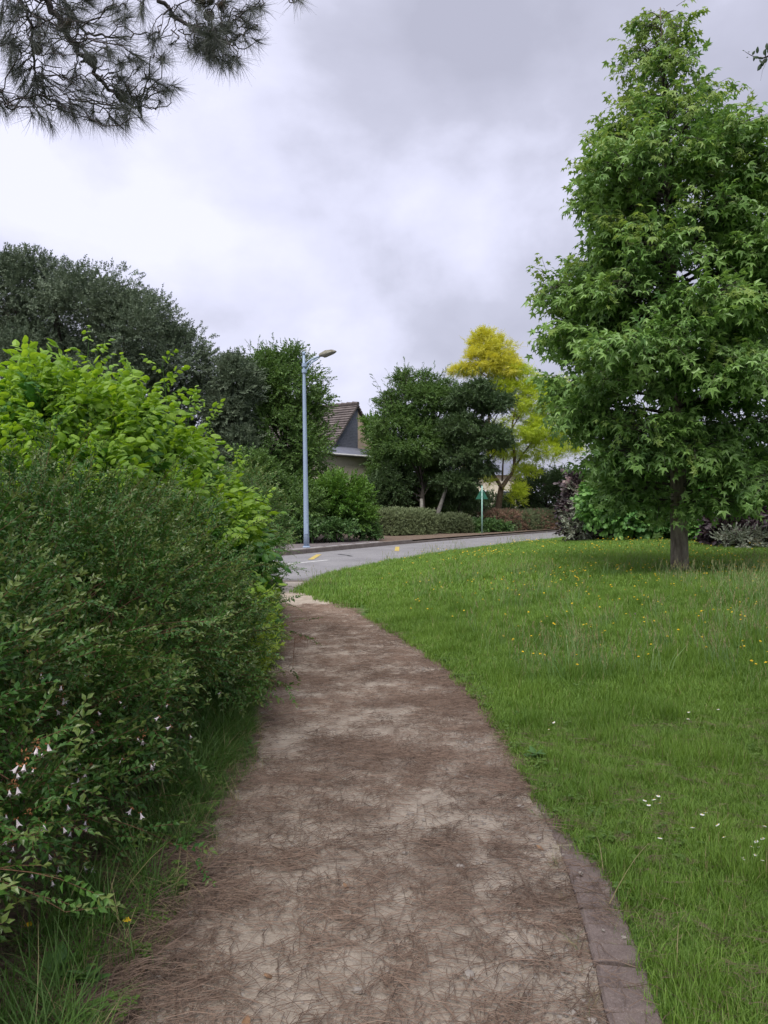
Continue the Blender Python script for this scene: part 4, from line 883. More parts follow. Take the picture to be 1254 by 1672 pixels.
# golden robinia
def robinia():
    D = 42.0; b = np.array([wx(811, D), D, .08]); rng = np.random.default_rng(71)
    t = thing('golden_robinia', 'golden yellow leaved tree with forked brown trunk behind the hedges', 'tree', tuple(b))
    mb = MB(); tube(mb, np.array([at(810, 872, D), at(812, 845, D), at(816, 812, D), at(819, 795, D)]) - b, [.24, .20, .17, .16], 10, wob=.08); mb.build('trunk', M['bark_brown'], t, True)
    mb = MB()
    for pts, r in [([(819, 797), (812, 785), (803, 770), (797, 745), (799, 700), (796, 640), (800, 590)], .12), ([(819, 797), (828, 783), (838, 768), (840, 740), (836, 700), (845, 650)], .13), ([(838, 768), (855, 740), (875, 715), (890, 700)], .06), ([(812, 785), (800, 765), (790, 735), (775, 700)], .05), ([(820, 785), (821, 760), (822, 735), (815, 700)], .06), ([(836, 700), (855, 670), (880, 650)], .04), ([(800, 620), (780, 605), (760, 600)], .03), ([(828, 783), (845, 790), (852, 800)], .03)]:
        q = catmull(np.array([at(a_, c_, D + rng.normal(0, .15)) for a_, c_ in pts]) - b, 4); tube(mb, q, np.linspace(r, r*.3, len(q)), 7, wob=.06, cap=False)
    mb.build('branches', M['bark_brown'], t, True)
    LT = lob(D, [(792, 562, 26, 26, 0, 1.1), (815, 572, 26, 28, 0, 1.1), (788, 595, 36, 28, 0, 1.4), (752, 604, 18, 12, 0, .6), (825, 600, 26, 24, 0, 1.2)])
    LL = lob(D, [(815, 632, 36, 24, .3, 1.2), (800, 655, 30, 22, .4, 1), (845, 612, 26, 18, 0, 1), (835, 645, 42, 30, 0, 1.6), (875, 655, 40, 34, 0, 1.5), (850, 695, 55, 36, -.3, 1.9), (900, 690, 34, 38, 0, 1.3), (885, 735, 45, 28, -.2, 1.5), (825, 735, 34, 22, .3, 1), (905, 640, 34, 28, .2, 1), (925, 720, 30, 40, .4, 1), (860, 625, 40, 30, .2, 1.2), (860, 770, 22, 12, 0, .6), (845, 800, 20, 15, -.3, .6), (838, 818, 12, 8, -.3, .4), (770, 640, 20, 20, .5, .7), (800, 790, 18, 14, -.2, .6), (765, 765, 14, 12, .3, .5)])
    P_, D_, C, _ = cloud(LT, 95, .42, 26, rng, flat=.5, inner=.06); f = foliage('crown', 'yellow_top', P_ - b, D_, rng, t, label='yellow orange top of the crown')
    P_, D_, C, _ = cloud(LL, 260, .42, 22, rng, flat=.42, inner=.05, shell=(.6, 1.0)); foliage('crown', 'yellow', P_ - b, D_, rng, t, label='lime yellow lower part of the crown')
robinia()
simple_tree('yew_tree', 'dark green rounded evergreen tree right of the golden tree behind the hedge', 'tree', (wx(890, 46), 46, 0), (wx(890, 46), 46, wz(790, 46)), .15, lob(46, [(885, 800, 45, 42, 0, 1.6), (915, 800, 30, 40, 0, 1.3), (860, 815, 25, 30, 0, 1.1)]), 'dark', 90, .45, 24, 72, M['bark_dark'], nl=12)
simple_tree('leafy_tree', 'shadowy green tree behind the clipped hedge and sign', 'tree', (wx(790, 48), 48, 0), (wx(790, 48), 48, wz(800, 48)), .15, lob(48, [(790, 825, 40, 25, 0, 1.6), (750, 830, 35, 28, 0, 1.3), (830, 835, 30, 25, 0, 1.1)]), 'dark', 70, .45, 22, 73, M['bark_dark'], nl=10)
for i, (px, top, lb_, key) in enumerate([(640, 760, 'far green tree low behind the spreading tree', 'dark'), (720, 770, 'far tree hidden behind the dark layered tree', 'mid'), (960, 770, 'far green tree behind the purple bush at the bend', 'dark'), (1080, 700, 'far green tree behind the sweetgum trunk', 'mid'), (1210, 690, 'far dark green tree behind the right hedge', 'dark'), (560, 790, 'low far tree below the house wall', 'mid'), (450, 740, 'far dark tree behind the lamp', 'dark'), (250, 700, 'far green tree behind the evergreen oak', 'mid')]):
    D = 52
    hy = top; 
    simple_tree('background_tree', lb_, 'tree', (wx(px, D), D, 0), (wx(px, D), D, wz(top+40, D)), .15, lob(D, [(px, top+40, 60, 42, 0, 2), (px-40, top+60, 50, 40, 0, 2), (px+45, top+65, 50, 40, 0, 2), (px, top+90, 80, 50, 0, 2)]), key, 80, .6, 20, 80+i, M['bark_dark'], nl=12)

# ---- clipped hedges: rounded boxes
def hedge(label, px0, px1, ytop, ybot, D0, D1, depth, key, seed, n, name='clipped_hedge', key2=None, rnd=.25):
    rng = np.random.default_rng(seed)
    a = np.array([wx(px0, D0), D0]); c = np.array([wx(px1, D1), D1]); h = wz(ytop, (D0+D1)/2); mid = (a+c)/2
    t = thing(name, label, 'hedge', (mid[0], mid[1], .08)); ax = norm(c-a); nn = np.array([ax[1], -ax[0]]); Lh = np.linalg.norm(c-a)
    p = rng.integers(0, 4, n); u = rng.random(n); v = rng.random(n)
    X = u*Lh; Yd = np.zeros(n); Z = v*h; Nx = np.zeros((n, 3))
    top = p == 0; X = np.where(top, u*Lh, X); Yd = np.where(top, v*depth, Yd); Z = np.where(top, h, Z)
    Nx[top] = [0, 0, 1]; fr = (p == 1) | (p == 2); Nx[fr] = [nn[0], nn[1], 0]
    en = p == 3; sd = rng.random(n) < .5; X = np.where(en, np.where(sd, 0, Lh), X); Yd = np.where(en, u*depth, Yd); Nx[en] = np.where(sd[en][:, None], [-ax[0], -ax[1], 0], [ax[0], ax[1], 0])
    # round the top edges
    e1 = np.minimum(X, Lh-X); e2 = np.minimum(Yd, depth-Yd); rr = rnd*np.minimum(h, 1)
    Z = Z - rr*.5*(np.clip(1 - e1/rr, 0, 1)**2 + np.clip(1 - e2/rr, 0, 1)**2)*np.where(Z > h-.02, 1, 0)*.7
    sink = np.where(~top, (np.clip(1 - (h-Z)/rr, 0, 1)**2)*rr*.4, 0)
    Z = Z + (fbm(X*2, Yd*2+Z, seed)-.5)*.12; inn = rng.uniform(0, .14, n) + sink + (fbm(X*2.5, Z*2.5, seed+3)-.4)*.12
    W = a[None, :] + ax[None, :]*X[:, None] - nn[None, :]*Yd[:, None]
    P_ = np.stack([W[:, 0], W[:, 1], np.maximum(Z, .03) + .08], 1) - Nx*inn[:, None]
    D_ = norm(Nx + rng.normal(0, .5, (n, 3)) + [0, 0, .25]); b = np.array([mid[0], mid[1], .08])
    k1 = np.ones(n, bool)
    if key2 is not None:
        k1 = rng.random(n) > np.clip(smooth(.40, .62, fbm(X*.9+2, Z*1.2, seed+9)) + .1, 0, 1)*.85
        foliage('foliage', key2, (P_ - b)[~k1], D_[~k1], rng, t, roll=1.3, label='browned patches of the hedge')
    foliage('foliage', key, (P_ - b)[k1], D_[k1], rng, t, roll=1.3)
    mb = MB(); M2 = (np.array([[ax[0], -nn[0], 0], [ax[1], -nn[1], 0], [0, 0, 1.0]]), [a[0]-b[0], a[1]-b[1], 0]); box(mb, (.25, .25, 0), (Lh-.25, max(depth-.25, .35), h*.72), M=M2); mb.build('twigs', M['bark_dark'], t)
hedge('grey green clipped hedge block with rounded corners left of the pale trunks', 642, 711, 836, 874, 34.5, 36.3, 1.6, 'hedge', 91, 2600, rnd=.45)
hedge('looser dull green hedge mound between the clipped block and the sign', 722, 770, 845, 872, 37.0, 37.9, 1.3, 'hedge_dull', 92, 1500, name='hedge_mound', rnd=.6)
hedge('low green ivy hedge at the foot of the green sign', 776, 832, 857, 870, 38.2, 39.6, .9, 'ivy', 93, 900, name='low_hedge', rnd=.4)
hedge('long hedge browned in patches right of the golden tree trunk', 818, 914, 837, 868, 39.5, 44, 1.4, 'hedge', 94, 3000, key2='hedge_brown')
hedge('domed green hedge rising behind the browned hedge', 866, 920, 826, 850, 45.5, 47, 1.6, 'hedge', 95, 1500, rnd=.7)

# ---- street lamp
def lamp():
    D = 25.5; bx, bz = wx(500.5, D), .10; t = thing('street_lamp', 'tall blue grey street lamp with one curved arm beside the road', 'street lamp', (bx, D, bz))
    zt = wz(578, D) - bz; tx = wx(496, D) - bx
    mb = MB(); n = 12; tt = np.linspace(0, 1, n); tube(mb, np.stack([tx*tt, 0*tt, zt*tt], 1), np.interp(tt, [0, .02, .88, .9, 1], [.098, .090, .056, .045, .040]), 16); mb.build('pole', M['pole'], t, True)
    mb = MB(); tube(mb, [[0,0,-.02],[0,0,.03],[0,0,.05]], [.13,.13,.10], 12); mb.build('base_collar', M['pole'], t)
    mb = MB(); box(mb, (-.05, -.101, .45), (.05, -.088, .80)); mb.build('access_door', M['pole'], t)
    mb = MB(); zf = zt + .03; tube(mb, [[tx,0,zf-.07],[tx,0,zf-.03],[tx,0,zf],[tx,0,zf+.035],[tx,0,zf+.05]], [.045,.055,.062,.045,.008], 10); mb.build('finial', M['pole'], t, True)
    def lp(px, py): return np.array([wx(px, D)-bx, 0, wz(py, D)-bz])
    for yy in (596, 606):
        mb = MB(); c = lp(497, yy); tube(mb, [c-[0,0,.06], c-[0,0,.055], c+[0,0,.055], c+[0,0,.06]], [.075,.085,.085,.075], 12); mb.build('clamp', M['pole'], t)
    mb = MB(); tube(mb, catmull([lp(497.5, 596.5), lp(504, 590.5), lp(512, 585.5), lp(523, 581.5)], 5), .030, 8); mb.build('arm', M['pole'], t, True)
    mb = MB(); tube(mb, catmull([lp(498.5, 607), lp(503, 601), lp(508, 593), lp(519, 586)], 5), .024, 8); mb.build('brace', M['pole'], t, True)
    # lantern: a flattened tapering hood with a bowl below
    c0, c1 = lp(521, 581), lp(549.5, 574); ax = norm(c1-c0); Ls = np.linalg.norm(c1-c0); upv = norm(np.cross(ax, [0, 1, 0])) 
    if upv[2] < 0: upv = -upv
    side = np.cross(upv, ax)
    for nm, mt, z0, z1 in (('lamp_hood', M['lantern'], 0, 1), ('lamp_bowl', M['glass'], -1, 0)):
        mb = MB(); rings = []; us = np.linspace(0, 1, 12); K = 9
        for u in us:
            wprof = np.interp(u, [0, .08, .3, .7, .92, 1], [.055, .08, .14, .15, .10, .03]); hu = np.interp(u, [0, .1, .4, .8, 1], [.06, .085, .135, .10, .02]); hd = np.interp(u, [0, .18, .3, .42, .85, 1], [.03, .06, .115, .10, .05, .012])
            a = np.linspace(0, math.pi, K) if z0 == 0 else np.linspace(math.pi, 2*math.pi, K); hgt = hu if z0 == 0 else hd
            rings.append(c0 + ax*Ls*u + np.outer(np.cos(a)*wprof, side) + np.outer(np.sin(a)*hgt, upv))
        V = np.concatenate(rings); Fc = [(i*K+k, i*K+k+1, (i+1)*K+k+1, (i+1)*K+k) for i in range(11) for k in range(K-1)]
        Fc += [tuple(range(K)), tuple(11*K + k for k in range(K))]; mb.add(V, Fc); mb.build(nm, mt, t, True)
lamp()
# ---- green triangular sign seen from behind
def sign():
    D = 37.0; bx = wx(787, D); t = thing('road_sign', 'triangular road sign seen from its plain green back on a pale pole', 'sign', (bx, D, .08)); zt = wz(793, D) - .08
    mb = MB(); tube(mb, [[0,0,-.1],[0,0,zt]], .035, 10); mb.build('pole', M['signpole'], t, True)
    mb = MB(); a, zb, za = .30, wz(815, D)-.08, wz(796, D)-.08
    V = [[-a,.05,zb],[a,.05,zb],[0,.05,za],[-a,.075,zb],[a,.075,zb],[0,.075,za]]; V = np.array(V); 
    mb.add(V, [(0,1,2),(5,4,3),(0,3,4,1),(1,4,5,2),(2,5,3,0)]); mb.build('sign_plate', M['signback'], t)
    for zz in (zb + .12, zb + .34):
        mb = MB(); box(mb, (-.05, -.04, zz), (.05, .05, zz+.03)); mb.build('bracket', M['signpole'], t)
sign()
D = 43.5; t = thing('marker_post', 'short blue grey post with dark band at the bend of the road', 'post', (wx(919, D), D, .05))
mb = MB(); z1 = wz(824, D)-.05; tube(mb, [[0,0,-.1],[0,0,z1-.03],[0,0,z1]], [.085,.085,.06], 12); mb.build('post', M['greypost'], t, True)
mb = MB(); zc = wz(849, D)-.05; tube(mb, [[0,0,zc],[0,0,zc+.16]], .088, 12); mb.build('band', M['blackpost'], t)

# ---- individual leaf parts
def leaf_parts(parent, leaf, mats, P_, D_, rng, base, nmax=300, scl=(.85, 1.2), name='leaf', droop=.5):
    """nearest, outermost leaves as parts of their own sharing a few meshes"""
    if len(P_) == 0: return
    mes = []
    for m in mats:
        mb = MB(); mb.add(leaf[0], leaf[1], .5); mes.append(mb.mesh(name, m))
    px = CX + F*P_[:, 0]/P_[:, 1]; py = HY - F*(P_[:, 2]-CAMZ)/P_[:, 1]
    ok = (px > 5) & (px < 1249) & (py > 5) & (py < 1667); ii = np.where(ok)[0]
    ii = ii[np.argsort(P_[ii, 1])][:nmax*3]; ii = rng.choice(ii, min(nmax, len(ii)), replace=False)
    for i in ii:
        o = bpy.data.objects.new(name, mes[int(rng.integers(len(mes)))]); sc.collection.objects.link(o); o.parent = parent
        d = norm(D_[i]*np.array([1, 1, .4]) + np.array([0, -.35, -droop]) + rng.normal(0, .3, 3)); e_ = euler_from_dirs(d[None], (np.array([0, -.5, 1.0]) + rng.normal(0, .3, 3))[None])[0]
        o.location = tuple(P_[i] + norm(D_[i])*.05 - base); o.rotation_euler = tuple(e_); s = rng.uniform(*scl); o.scale = (s, s, s)

# ---- right hand shrubs
t, P_, D_, C, Nn, b = shrub('hazel_shrub', 'broad green hazel hedge with big round leaves behind the sweetgum trunk', 24, [(1000, 815, 48, 62, .3, 1.2), (1060, 825, 60, 58, 0, 1.2), (1125, 830, 55, 60, -.5, 1.2), (1160, 845, 45, 48, -1.2, 1), (1040, 770, 60, 40, 1, 1.2), (1120, 775, 60, 45, .8, 1.2), (1180, 800, 50, 50, 0, 1.2)], 'hazel', 250, .30, 26, 100, low=-.9, inner=.1)
k = (P_[:, 1] < 23.6); leaf_parts(t, hl, [M['hazel']], P_[k], D_[k], np.random.default_rng(1), b, 300)
t, P_, D_, C, Nn, b = shrub('purple_bush', 'purple leaved bush with silvery sprays and pale blossom at the road bend', 27, [(960, 835, 32, 52, 0, 1), (945, 850, 24, 36, -.3, .8), (985, 850, 28, 40, -.4, .8), (950, 800, 22, 22, 0, .7)], 'purple', 75, .24, 18, 101, low=-.9)
foliage('silvery_sprays', 'silver', *(lambda q: (q[0]-b, q[1]))(cloud(lob(26.5, [(955, 838, 34, 52, 0, 1), (945, 860, 30, 28, -.3, .8)]), 70, .2, 9, np.random.default_rng(5), inner=0)), np.random.default_rng(6), t)
foliage('blossom', 'pink', *(lambda q: (q[0]-b, q[1]))(cloud(lob(26.6, [(940, 800, 20, 16, 0, .6), (955, 815, 22, 18, -.2, .6)]), 20, .14, 8, np.random.default_rng(7), inner=0)), np.random.default_rng(8), t)
t, P_, D_, C, Nn, b = shrub('purple_hazel', 'dark purple leaved hazel at the right edge of the lawn', 20.5, [(1225, 845, 42, 42, 0, 1), (1275, 850, 40, 46, 0, 1), (1195, 865, 26, 30, -.3, .7), (1260, 800, 40, 40, .5, 1)], 'purple', 95, .26, 24, 102, low=-.9)
k = P_[:, 1] < 20.4; leaf_parts(t, hl, [M['purple']], P_[k], D_[k], np.random.default_rng(2), b, 120)
shrub('bramble_shrub', 'low grey green shrub at the foot of the purple hazel', 19.6, [(1205, 885, 36, 14, 0, .5), (1245, 882, 30, 16, 0, .5)], 'silver', 26, .16, 12, 103)

# ------------------------------------------------------------------ sweetgum
def sweetgum(name, label, px, D, zb, top_px, top_py, prof, nb, seed, trunk_r, nleaf=300, dens=1.0):
    rng = np.random.default_rng(seed); b = np.array([wx(px, D), D, zb]); tp = at(top_px, top_py, D); H = tp[2] - zb
    t = thing(name, label, 'tree', tuple(b))
    ts = np.linspace(0, 1, 16); tx = np.interp(ts, [0, .3, 1], [0, (tp[0]-b[0])*.15, tp[0]-b[0]])
    tr = np.stack([tx, 0*ts, H*ts], 1); tr[0, 2] = -.2
    rad = trunk_r*np.interp(ts, [0, .03, .15, .5, 1], [1.18, 1.03, .95, .55, .06])
    dense_t = catmull(tr[:8], 6); mb = MB()
    tube(mb, catmull(tr, 4), np.interp(np.linspace(0, 1, len(catmull(tr, 4))), ts, rad), 18, wob=.035); mb.build('trunk', M['bark'], t, True)
    B = MB(); PP = []; DDr = []; AGE = []
    zs = np.clip(.115 + .87*(np.arange(nb) + .5)/nb + rng.normal(0, .012, nb), .11, .985); ga = rng.uniform(0, 6)
    for i, zf in enumerate(zs):
        ga += 2.399 + rng.normal(0, .3); zz = zf*H; el0 = np.interp(zf, [0, .3, .8, 1], [-.05, .12, .45, .9]); Rr = 1.0
        for _ in range(6): Rr = .5*Rr + .5*np.interp(zz + zb + Rr*el0 + .15, prof[:, 0], prof[:, 1])
        Rr = max(.06, Rr*rng.uniform(.55, 1.16) - .16)
        p0 = np.array([np.interp(zf, ts, tx), 0, zz]); el = np.interp(zf, [0, .3, .8, 1], [-.05, .12, .45, .9])
        dxy = np.array([math.cos(ga), math.sin(ga), 0]); end = p0 + dxy*Rr + np.array([0, 0, Rr*el])
        mid = p0 + dxy*Rr*.5 + np.array([0, 0, Rr*(el*.5 + .12)]); q = bez(p0, mid, end, 9)
        tube(B, q, np.linspace(.035, .006, 9)*min(1, Rr/1.5 + .3), 5, cap=False)
        nt_ = max(4, int(Rr*7.5*dens))
        for j in range(nt_):
            u = rng.uniform(.22, 1.0)**.8; base_ = np.array([np.interp(u, np.linspace(0, 1, 9), q[:, c]) for c in range(3)])
            sd = 1 if rng.random() < .5 else -1; ang = ga + sd*rng.uniform(.5, 1.2)*(1.15 - u*.55); ln = (.55 + .18*rng.random())*Rr*(1.1 - u)*.75 + .20
            d = np.array([math.cos(ang), math.sin(ang), rng.uniform(-.15, .35)]); e2 = base_ + d*ln
            tube(B, [base_, (base_+e2)/2 + [0, 0, .03], e2], [.010, .007, .003], 4, cap=False)
            for v in np.linspace(.35, 1, max(2, int(ln*6*dens))):
                PP.append(base_ + (e2-base_)*v + rng.normal(0, .05, 3)); DDr.append(norm(d + rng.normal(0, .45, 3) + [0, 0, -.1])); AGE.append(zf*.75 + .35*(u > .85)*v + rng.normal(0, .12))
    # leader tip
    for v in np.linspace(.88, 1.0, 16): PP.append(np.array([np.interp(v, ts, tx), 0, v*H]) + rng.normal(0, .05, 3)); DDr.append(norm([rng.normal(), rng.normal(), .6])); AGE.append(1)
    PP = np.array(PP); DDr = np.array(DDr); AGE = np.array(AGE); young = AGE > .60
    B.build('branches', M['bark_dark'], t, True)
    foliage('crown', 'gum', PP[~young], DDr[~young], rng, t, roll=.5, scl=(.8, 1.2))
    foliage('crown', 'gum_new', PP[young], DDr[young], rng, t, roll=.5, scl=(.75, 1.15), label='pale young leaves at the top and branch tips')
    ax = np.interp(PP[:, 2]/H, ts, tx); out = np.hypot(PP[:, 0]-ax, PP[:, 1]); pr_ = np.interp(PP[:, 2]+zb, prof[:, 0], prof[:, 1])
    k = (PP[:, 1] < -.3) & (out > .55*pr_) & (PP[:, 2] < 7)
    if nleaf: leaf_parts(t, gl, [M['gum'], M['gum'], M['gum_new']], PP[k] + b, DDr[k], rng, b, nleaf, scl=(.8, 1.15), droop=.45)
    return t
GT = (wx(1110, 13), 13.0); gz = float(lawn_z(np.array([GT[0]]), np.array([GT[1]]))[0])
prof = np.array([(1.3, .5), (1.6, .9), (2.0, 1.4), (2.5, 1.62), (3.0, 1.72), (3.5, 2.05), (3.9, 2.85), (4.3, 2.2), (5.0, 1.95), (5.8, 1.9), (6.6, 1.65), (7.3, 1.7), (7.8, 1.1), (8.5, .80), (9.3, .50), (10.1, .12)])
sweetgum('sweetgum_tree', 'tall conical green tree with star shaped leaves standing on the lawn', 1110, 13.0, gz, 1078, 12, prof, 150, 200, .135, dens=1.5)
prof2 = prof.copy(); prof2[:, 0] = prof2[:, 0]*.98
sweetgum('sweetgum_tree', 'second star leaved tree cut by the right edge of the photo', 1440, 14.0, .4, 1420, 40, prof2, 85, 201, .15, nleaf=0, dens=.8)

n = 70; a_ = g_rng.uniform(0, 6.28, n); r_ = g_rng.uniform(.12, .32, n); x = GT[0] + r_*np.cos(a_); y = GT[1] + r_*np.sin(a_)
scatter('tall_grass', 'verge', np.stack([x, y, lawn_z(x, y)], 1), np.stack([0*x, 0*x, a_], 1), g_rng.uniform(.4, .9, n), label='longer grass left unmown round the sweetgum trunk')
# ------------------------------------------------------------------ left shrubs
def near_shrub(name, label, lobes, layers, seed, cat='shrub', stems_mat=None, group=None, nstem=40, b=None):
    rng = np.random.default_rng(seed); lobes = np.array(lobes); b = np.array([lobes[:, 0].mean(), lobes[:, 1].mean(), .02]) if b is None else b
    t = thing(name, label, cat, tuple(b), group=group); res = []
    for key, nclump, cr_, nper, kw in layers:
        P_, D_, C, Nn = cloud(lobes, nclump, cr_, nper, rng, **kw)
        k = ~((P_[:, 1] < .9) & (abs(P_[:, 0]) < .9)); P_, D_ = P_[k], D_[k]
        foliage('foliage', key, P_ - b, D_, rng, t); res.append((P_, D_, C, Nn))
    mb = MB(); C = res[0][2]
    for c in C[rng.choice(len(C), min(nstem, len(C)), replace=False)]:
        j = int(((lobes[:, :3]-c)**2).sum(1).argmin()); p0 = np.array([lobes[j, 0] + rng.normal(0, .15), lobes[j, 1] + rng.normal(0, .15), 0.0])
        tube(mb, bez(p0, (p0+c)/2 + [0, 0, .35], c, 6) - b, np.linspace(.010, .002, 6), 4, cap=False)
    mb.build('stems', stems_mat or M['twig'], t)
    return t, res, b
AB = [(-2.65, 2.4, .75, 1.42, 1.7, .86), (-2.55, 4.3, .80, 1.42, 1.6, .94), (-2.35, 5.9, .78, 1.18, 1.2, .90), (-4.2, 3.6, .85, 1.6, 2.4, .85), (-2.2, 3.4, .45, 1.0, 2.0, .6), (-2.1, 5.6, .45, 1.05, 1.6, .6)]
tA, rA, bA = near_shrub('abelia_shrub', 'large glossy small leaved shrub with white flowers filling the left foreground', AB, [('abelia', 430, .24, 24, dict(inner=.05, low=-.5, upb=.35, shell=(.90, 1.04))), ('abelia_dark', 420, .22, 26, dict(inner=.35, low=-.9, upb=.05, shell=(.74, .95)))], 300, nstem=90)
# arching sprays breaking the outline
def sprays(parent, b, starts, rng, key, mat, ln=(.25, .55), up=.6, scl=(.7, 1.1)):
    mb = MB(); PP = []; DDr = []
    for p0, nrm in starts:
        l = rng.uniform(*ln); d = norm(nrm + np.array([0, 0, up]) + rng.normal(0, .25, 3)); p1 = p0 + d*l*.6; p2 = p0 + d*l + np.array([0, 0, -.25*l]) + nrm*l*.3
        q = bez(p0, p1, p2, 7); tube(mb, q - b, np.linspace(.003, .001, 7), 3, cap=False)
        for v in np.linspace(.2, 1, 5):
            i = v*6; k = int(min(5, i)); p = q[k] + (q[k+1]-q[k])*(i-k); PP.append(p); DDr.append(norm(q[k+1]-q[k]) + rng.normal(0, .35, 3))
    mb.build('sprays', mat, parent); PP = np.array(PP); foliage('spray_leaves', key, PP - b, np.array(DDr), rng, parent, scl=scl)
rs = np.random.default_rng(301); C, Nn = rA[0][2], rA[0][3]; ii = rs.choice(len(C), 170, replace=False)
sprays(tA, bA, [(C[i], Nn[i]) for i in ii], rs, 'abelia', M['twig'])
# flowers: white trumpets, each a part of the shrub
def flower_mb(rng):
    mb = MB(); K = 5; rings = [(0, .0012), (.008, .003), (.015, .0055)]
    V = []; 
    for x_, r_ in rings:
        for k in range(K): a = k*6.283/K; V.append([x_, r_*math.cos(a), r_*math.sin(a)])
    for k in range(K): a = (k+.5)*6.283/K; V.append([.019, .0125*math.cos(a), .0125*math.sin(a)])
    Fc = [(i*K+k, i*K+(k+1) % K, (i+1)*K+(k+1) % K, (i+1)*K+k) for i in range(2) for k in range(K)]
    Fc += [(2*K+k, 2*K+(k+1) % K, 3*K+k) for k in range(K)]
    mb.add(V, Fc, .5, 0)
    for k in range(4): a = k*1.57; Vq, Fq = leaf_diamond(.010, .005); mb.add(Vq @ frame([-.3, math.cos(a), math.sin(a)]).T, Fq, .5, 1)
    return mb
fme = [flower_mb(rs).mesh('flower', [M['petal'], M['bract']]) for _ in range(3)]
bme = []
for _ in range(2):
    mb = MB()
    for k in range(14): Vq, Fq = leaf_diamond(.014, .006); mb.add(Vq @ frame(norm(rs.normal(size=3)) + [0, 0, .3]).T + rs.normal(0, .008, 3), Fq, rs.random())
    bme.append(mb.mesh('bract_cluster', M['bract']))
fpx = [(40, 1248), (28, 1262), (55, 1255), (62, 1222), (75, 1228), (115, 1240), (125, 1250), (130, 1245), (135, 1268), (140, 1260), (200, 1238), (225, 1205), (232, 1208), (78, 1215), (30, 1250), (15, 1290), (28, 1285), (110, 1314), (128, 1270), (140, 1340), (145, 1348), (22, 1382), (18, 1402), (80, 1395), (95, 1415), (92, 1428), (52, 1425), (138, 1414), (60, 1220), (200, 1150), (195, 1145), (260, 1170), (160, 1162), (372, 1175), (350, 1165), (310, 1200), (305, 1270), (270, 1290), (85, 1438), (68, 1490), (72, 1500), (35, 1588), (60, 1610), (10, 1330), (250, 1242), (150, 1190), (66, 1170), (215, 1320), (20, 1150), (100, 1120), (360, 1130), (300, 1290)]
AA = np.array(rA[0][0])
pxs = CX + F*AA[:, 0]/AA[:, 1]; pys = HY - F*(AA[:, 2]-CAMZ)/AA[:, 1]
for i, (px, py) in enumerate(fpx + [(rs.uniform(0, 300), rs.uniform(1080, 1420)) for _ in range(25)]):
    near = np.where((abs(pxs-px) < 28) & (abs(pys-py) < 28))[0]
    if len(near) == 0: continue
    Y = np.percentile(AA[near, 1], 4) - .035; p = at(px, py, Y)
    o = bpy.data.objects.new('flower', fme[i % 3]); sc.collection.objects.link(o); o.parent = tA; o.location = tuple(p - bA)
    d = norm([rs.normal(0, .5), -.5 + rs.normal(0, .3), -.8]); o.rotation_euler = tuple(euler_from_dirs(d[None], np.array([[.2, 1, .3]]))[0]); s_ = rs.uniform(.9, 1.35); o.scale = (s_,)*3
    if i % 3 == 0:
        o = bpy.data.objects.new('bract_cluster', bme[i % 2]); sc.collection.objects.link(o); o.parent = tA; o.location = tuple(p - bA + [rs.normal(0, .02), .01, .022])

# light green big leaved shrub
LM = [(-3.45, 8.3, 1.25, 1.55, 1.5, 1.45), (-3.45, 8.2, 1.75, 1.0, 1.1, 1.05), (-2.75, 8.9, 1.0, .95, 1.1, 1.15), (-4.8, 7.8, 1.05, 1.4, 1.4, 1.40), (-2.3, 9.3, .65, .60, .8, .85), (-5.6, 7.6, .9, 1.4, 1.2, 1.4), (-2.15, 7.9, .75, .78, .8, .85), (-3.2, 7.0, .9, 1.0, .8, 1.0)]
tL, rL, bL = near_shrub('mock_orange_shrub', 'tall lime green shrub with large drooping leaves behind the glossy shrub', LM, [('lime', 380, .26, 20, dict(inner=0, low=-.2, upb=.5, shell=(.92, 1.04))), ('lime_inner', 260, .24, 18, dict(inner=.3, low=-.9, upb=.1, shell=(.74, .93)))], 310, stems_mat=M['stem'], nstem=60)
P_, D_ = rL[0][0], rL[0][1]; k = (P_[:, 2] > 1.5) & (P_[:, 1] < 8.8); leaf_parts(tL, ll, [M['lime']], P_[k], D_[k], np.random.default_rng(9), bL, 300, scl=(.8, 1.2), droop=.15)
# leading shoots on top
rs = np.random.default_rng(311); mb = MB(); PP = []; DDr = []
for px, py, py0 in [(145, 558, 625), (265, 592, 650), (160, 575, 640), (68, 602, 650), (60, 612, 660), (340, 675, 720), (385, 735, 770), (20, 640, 680), (215, 600, 650), (105, 620, 660), (400, 790, 830), (420, 830, 860), (310, 650, 690), (430, 815, 850)]:
    Y = 8.2 if px < 300 else 8.8; a_, c_ = at(px, py, Y), at(px + rs.uniform(-8, 8), py0 + 15, Y + .1); tube(mb, [c_-bL, (a_+c_)/2-bL, a_-bL], [.006, .005, .002], 4, cap=False)
    for v in np.linspace(.2, 1.0, 5):
        PP.append(c_ + (a_-c_)*v); an = rs.uniform(0, 6.28); DDr.append([math.cos(an)*.8, math.sin(an)*.8, .7])
mb.build('shoots', M['stem'], tL); foliage('shoot_leaves', 'lime', np.array(PP) - bL, np.array(DDr), rs, tL, scl=(.6, .9))
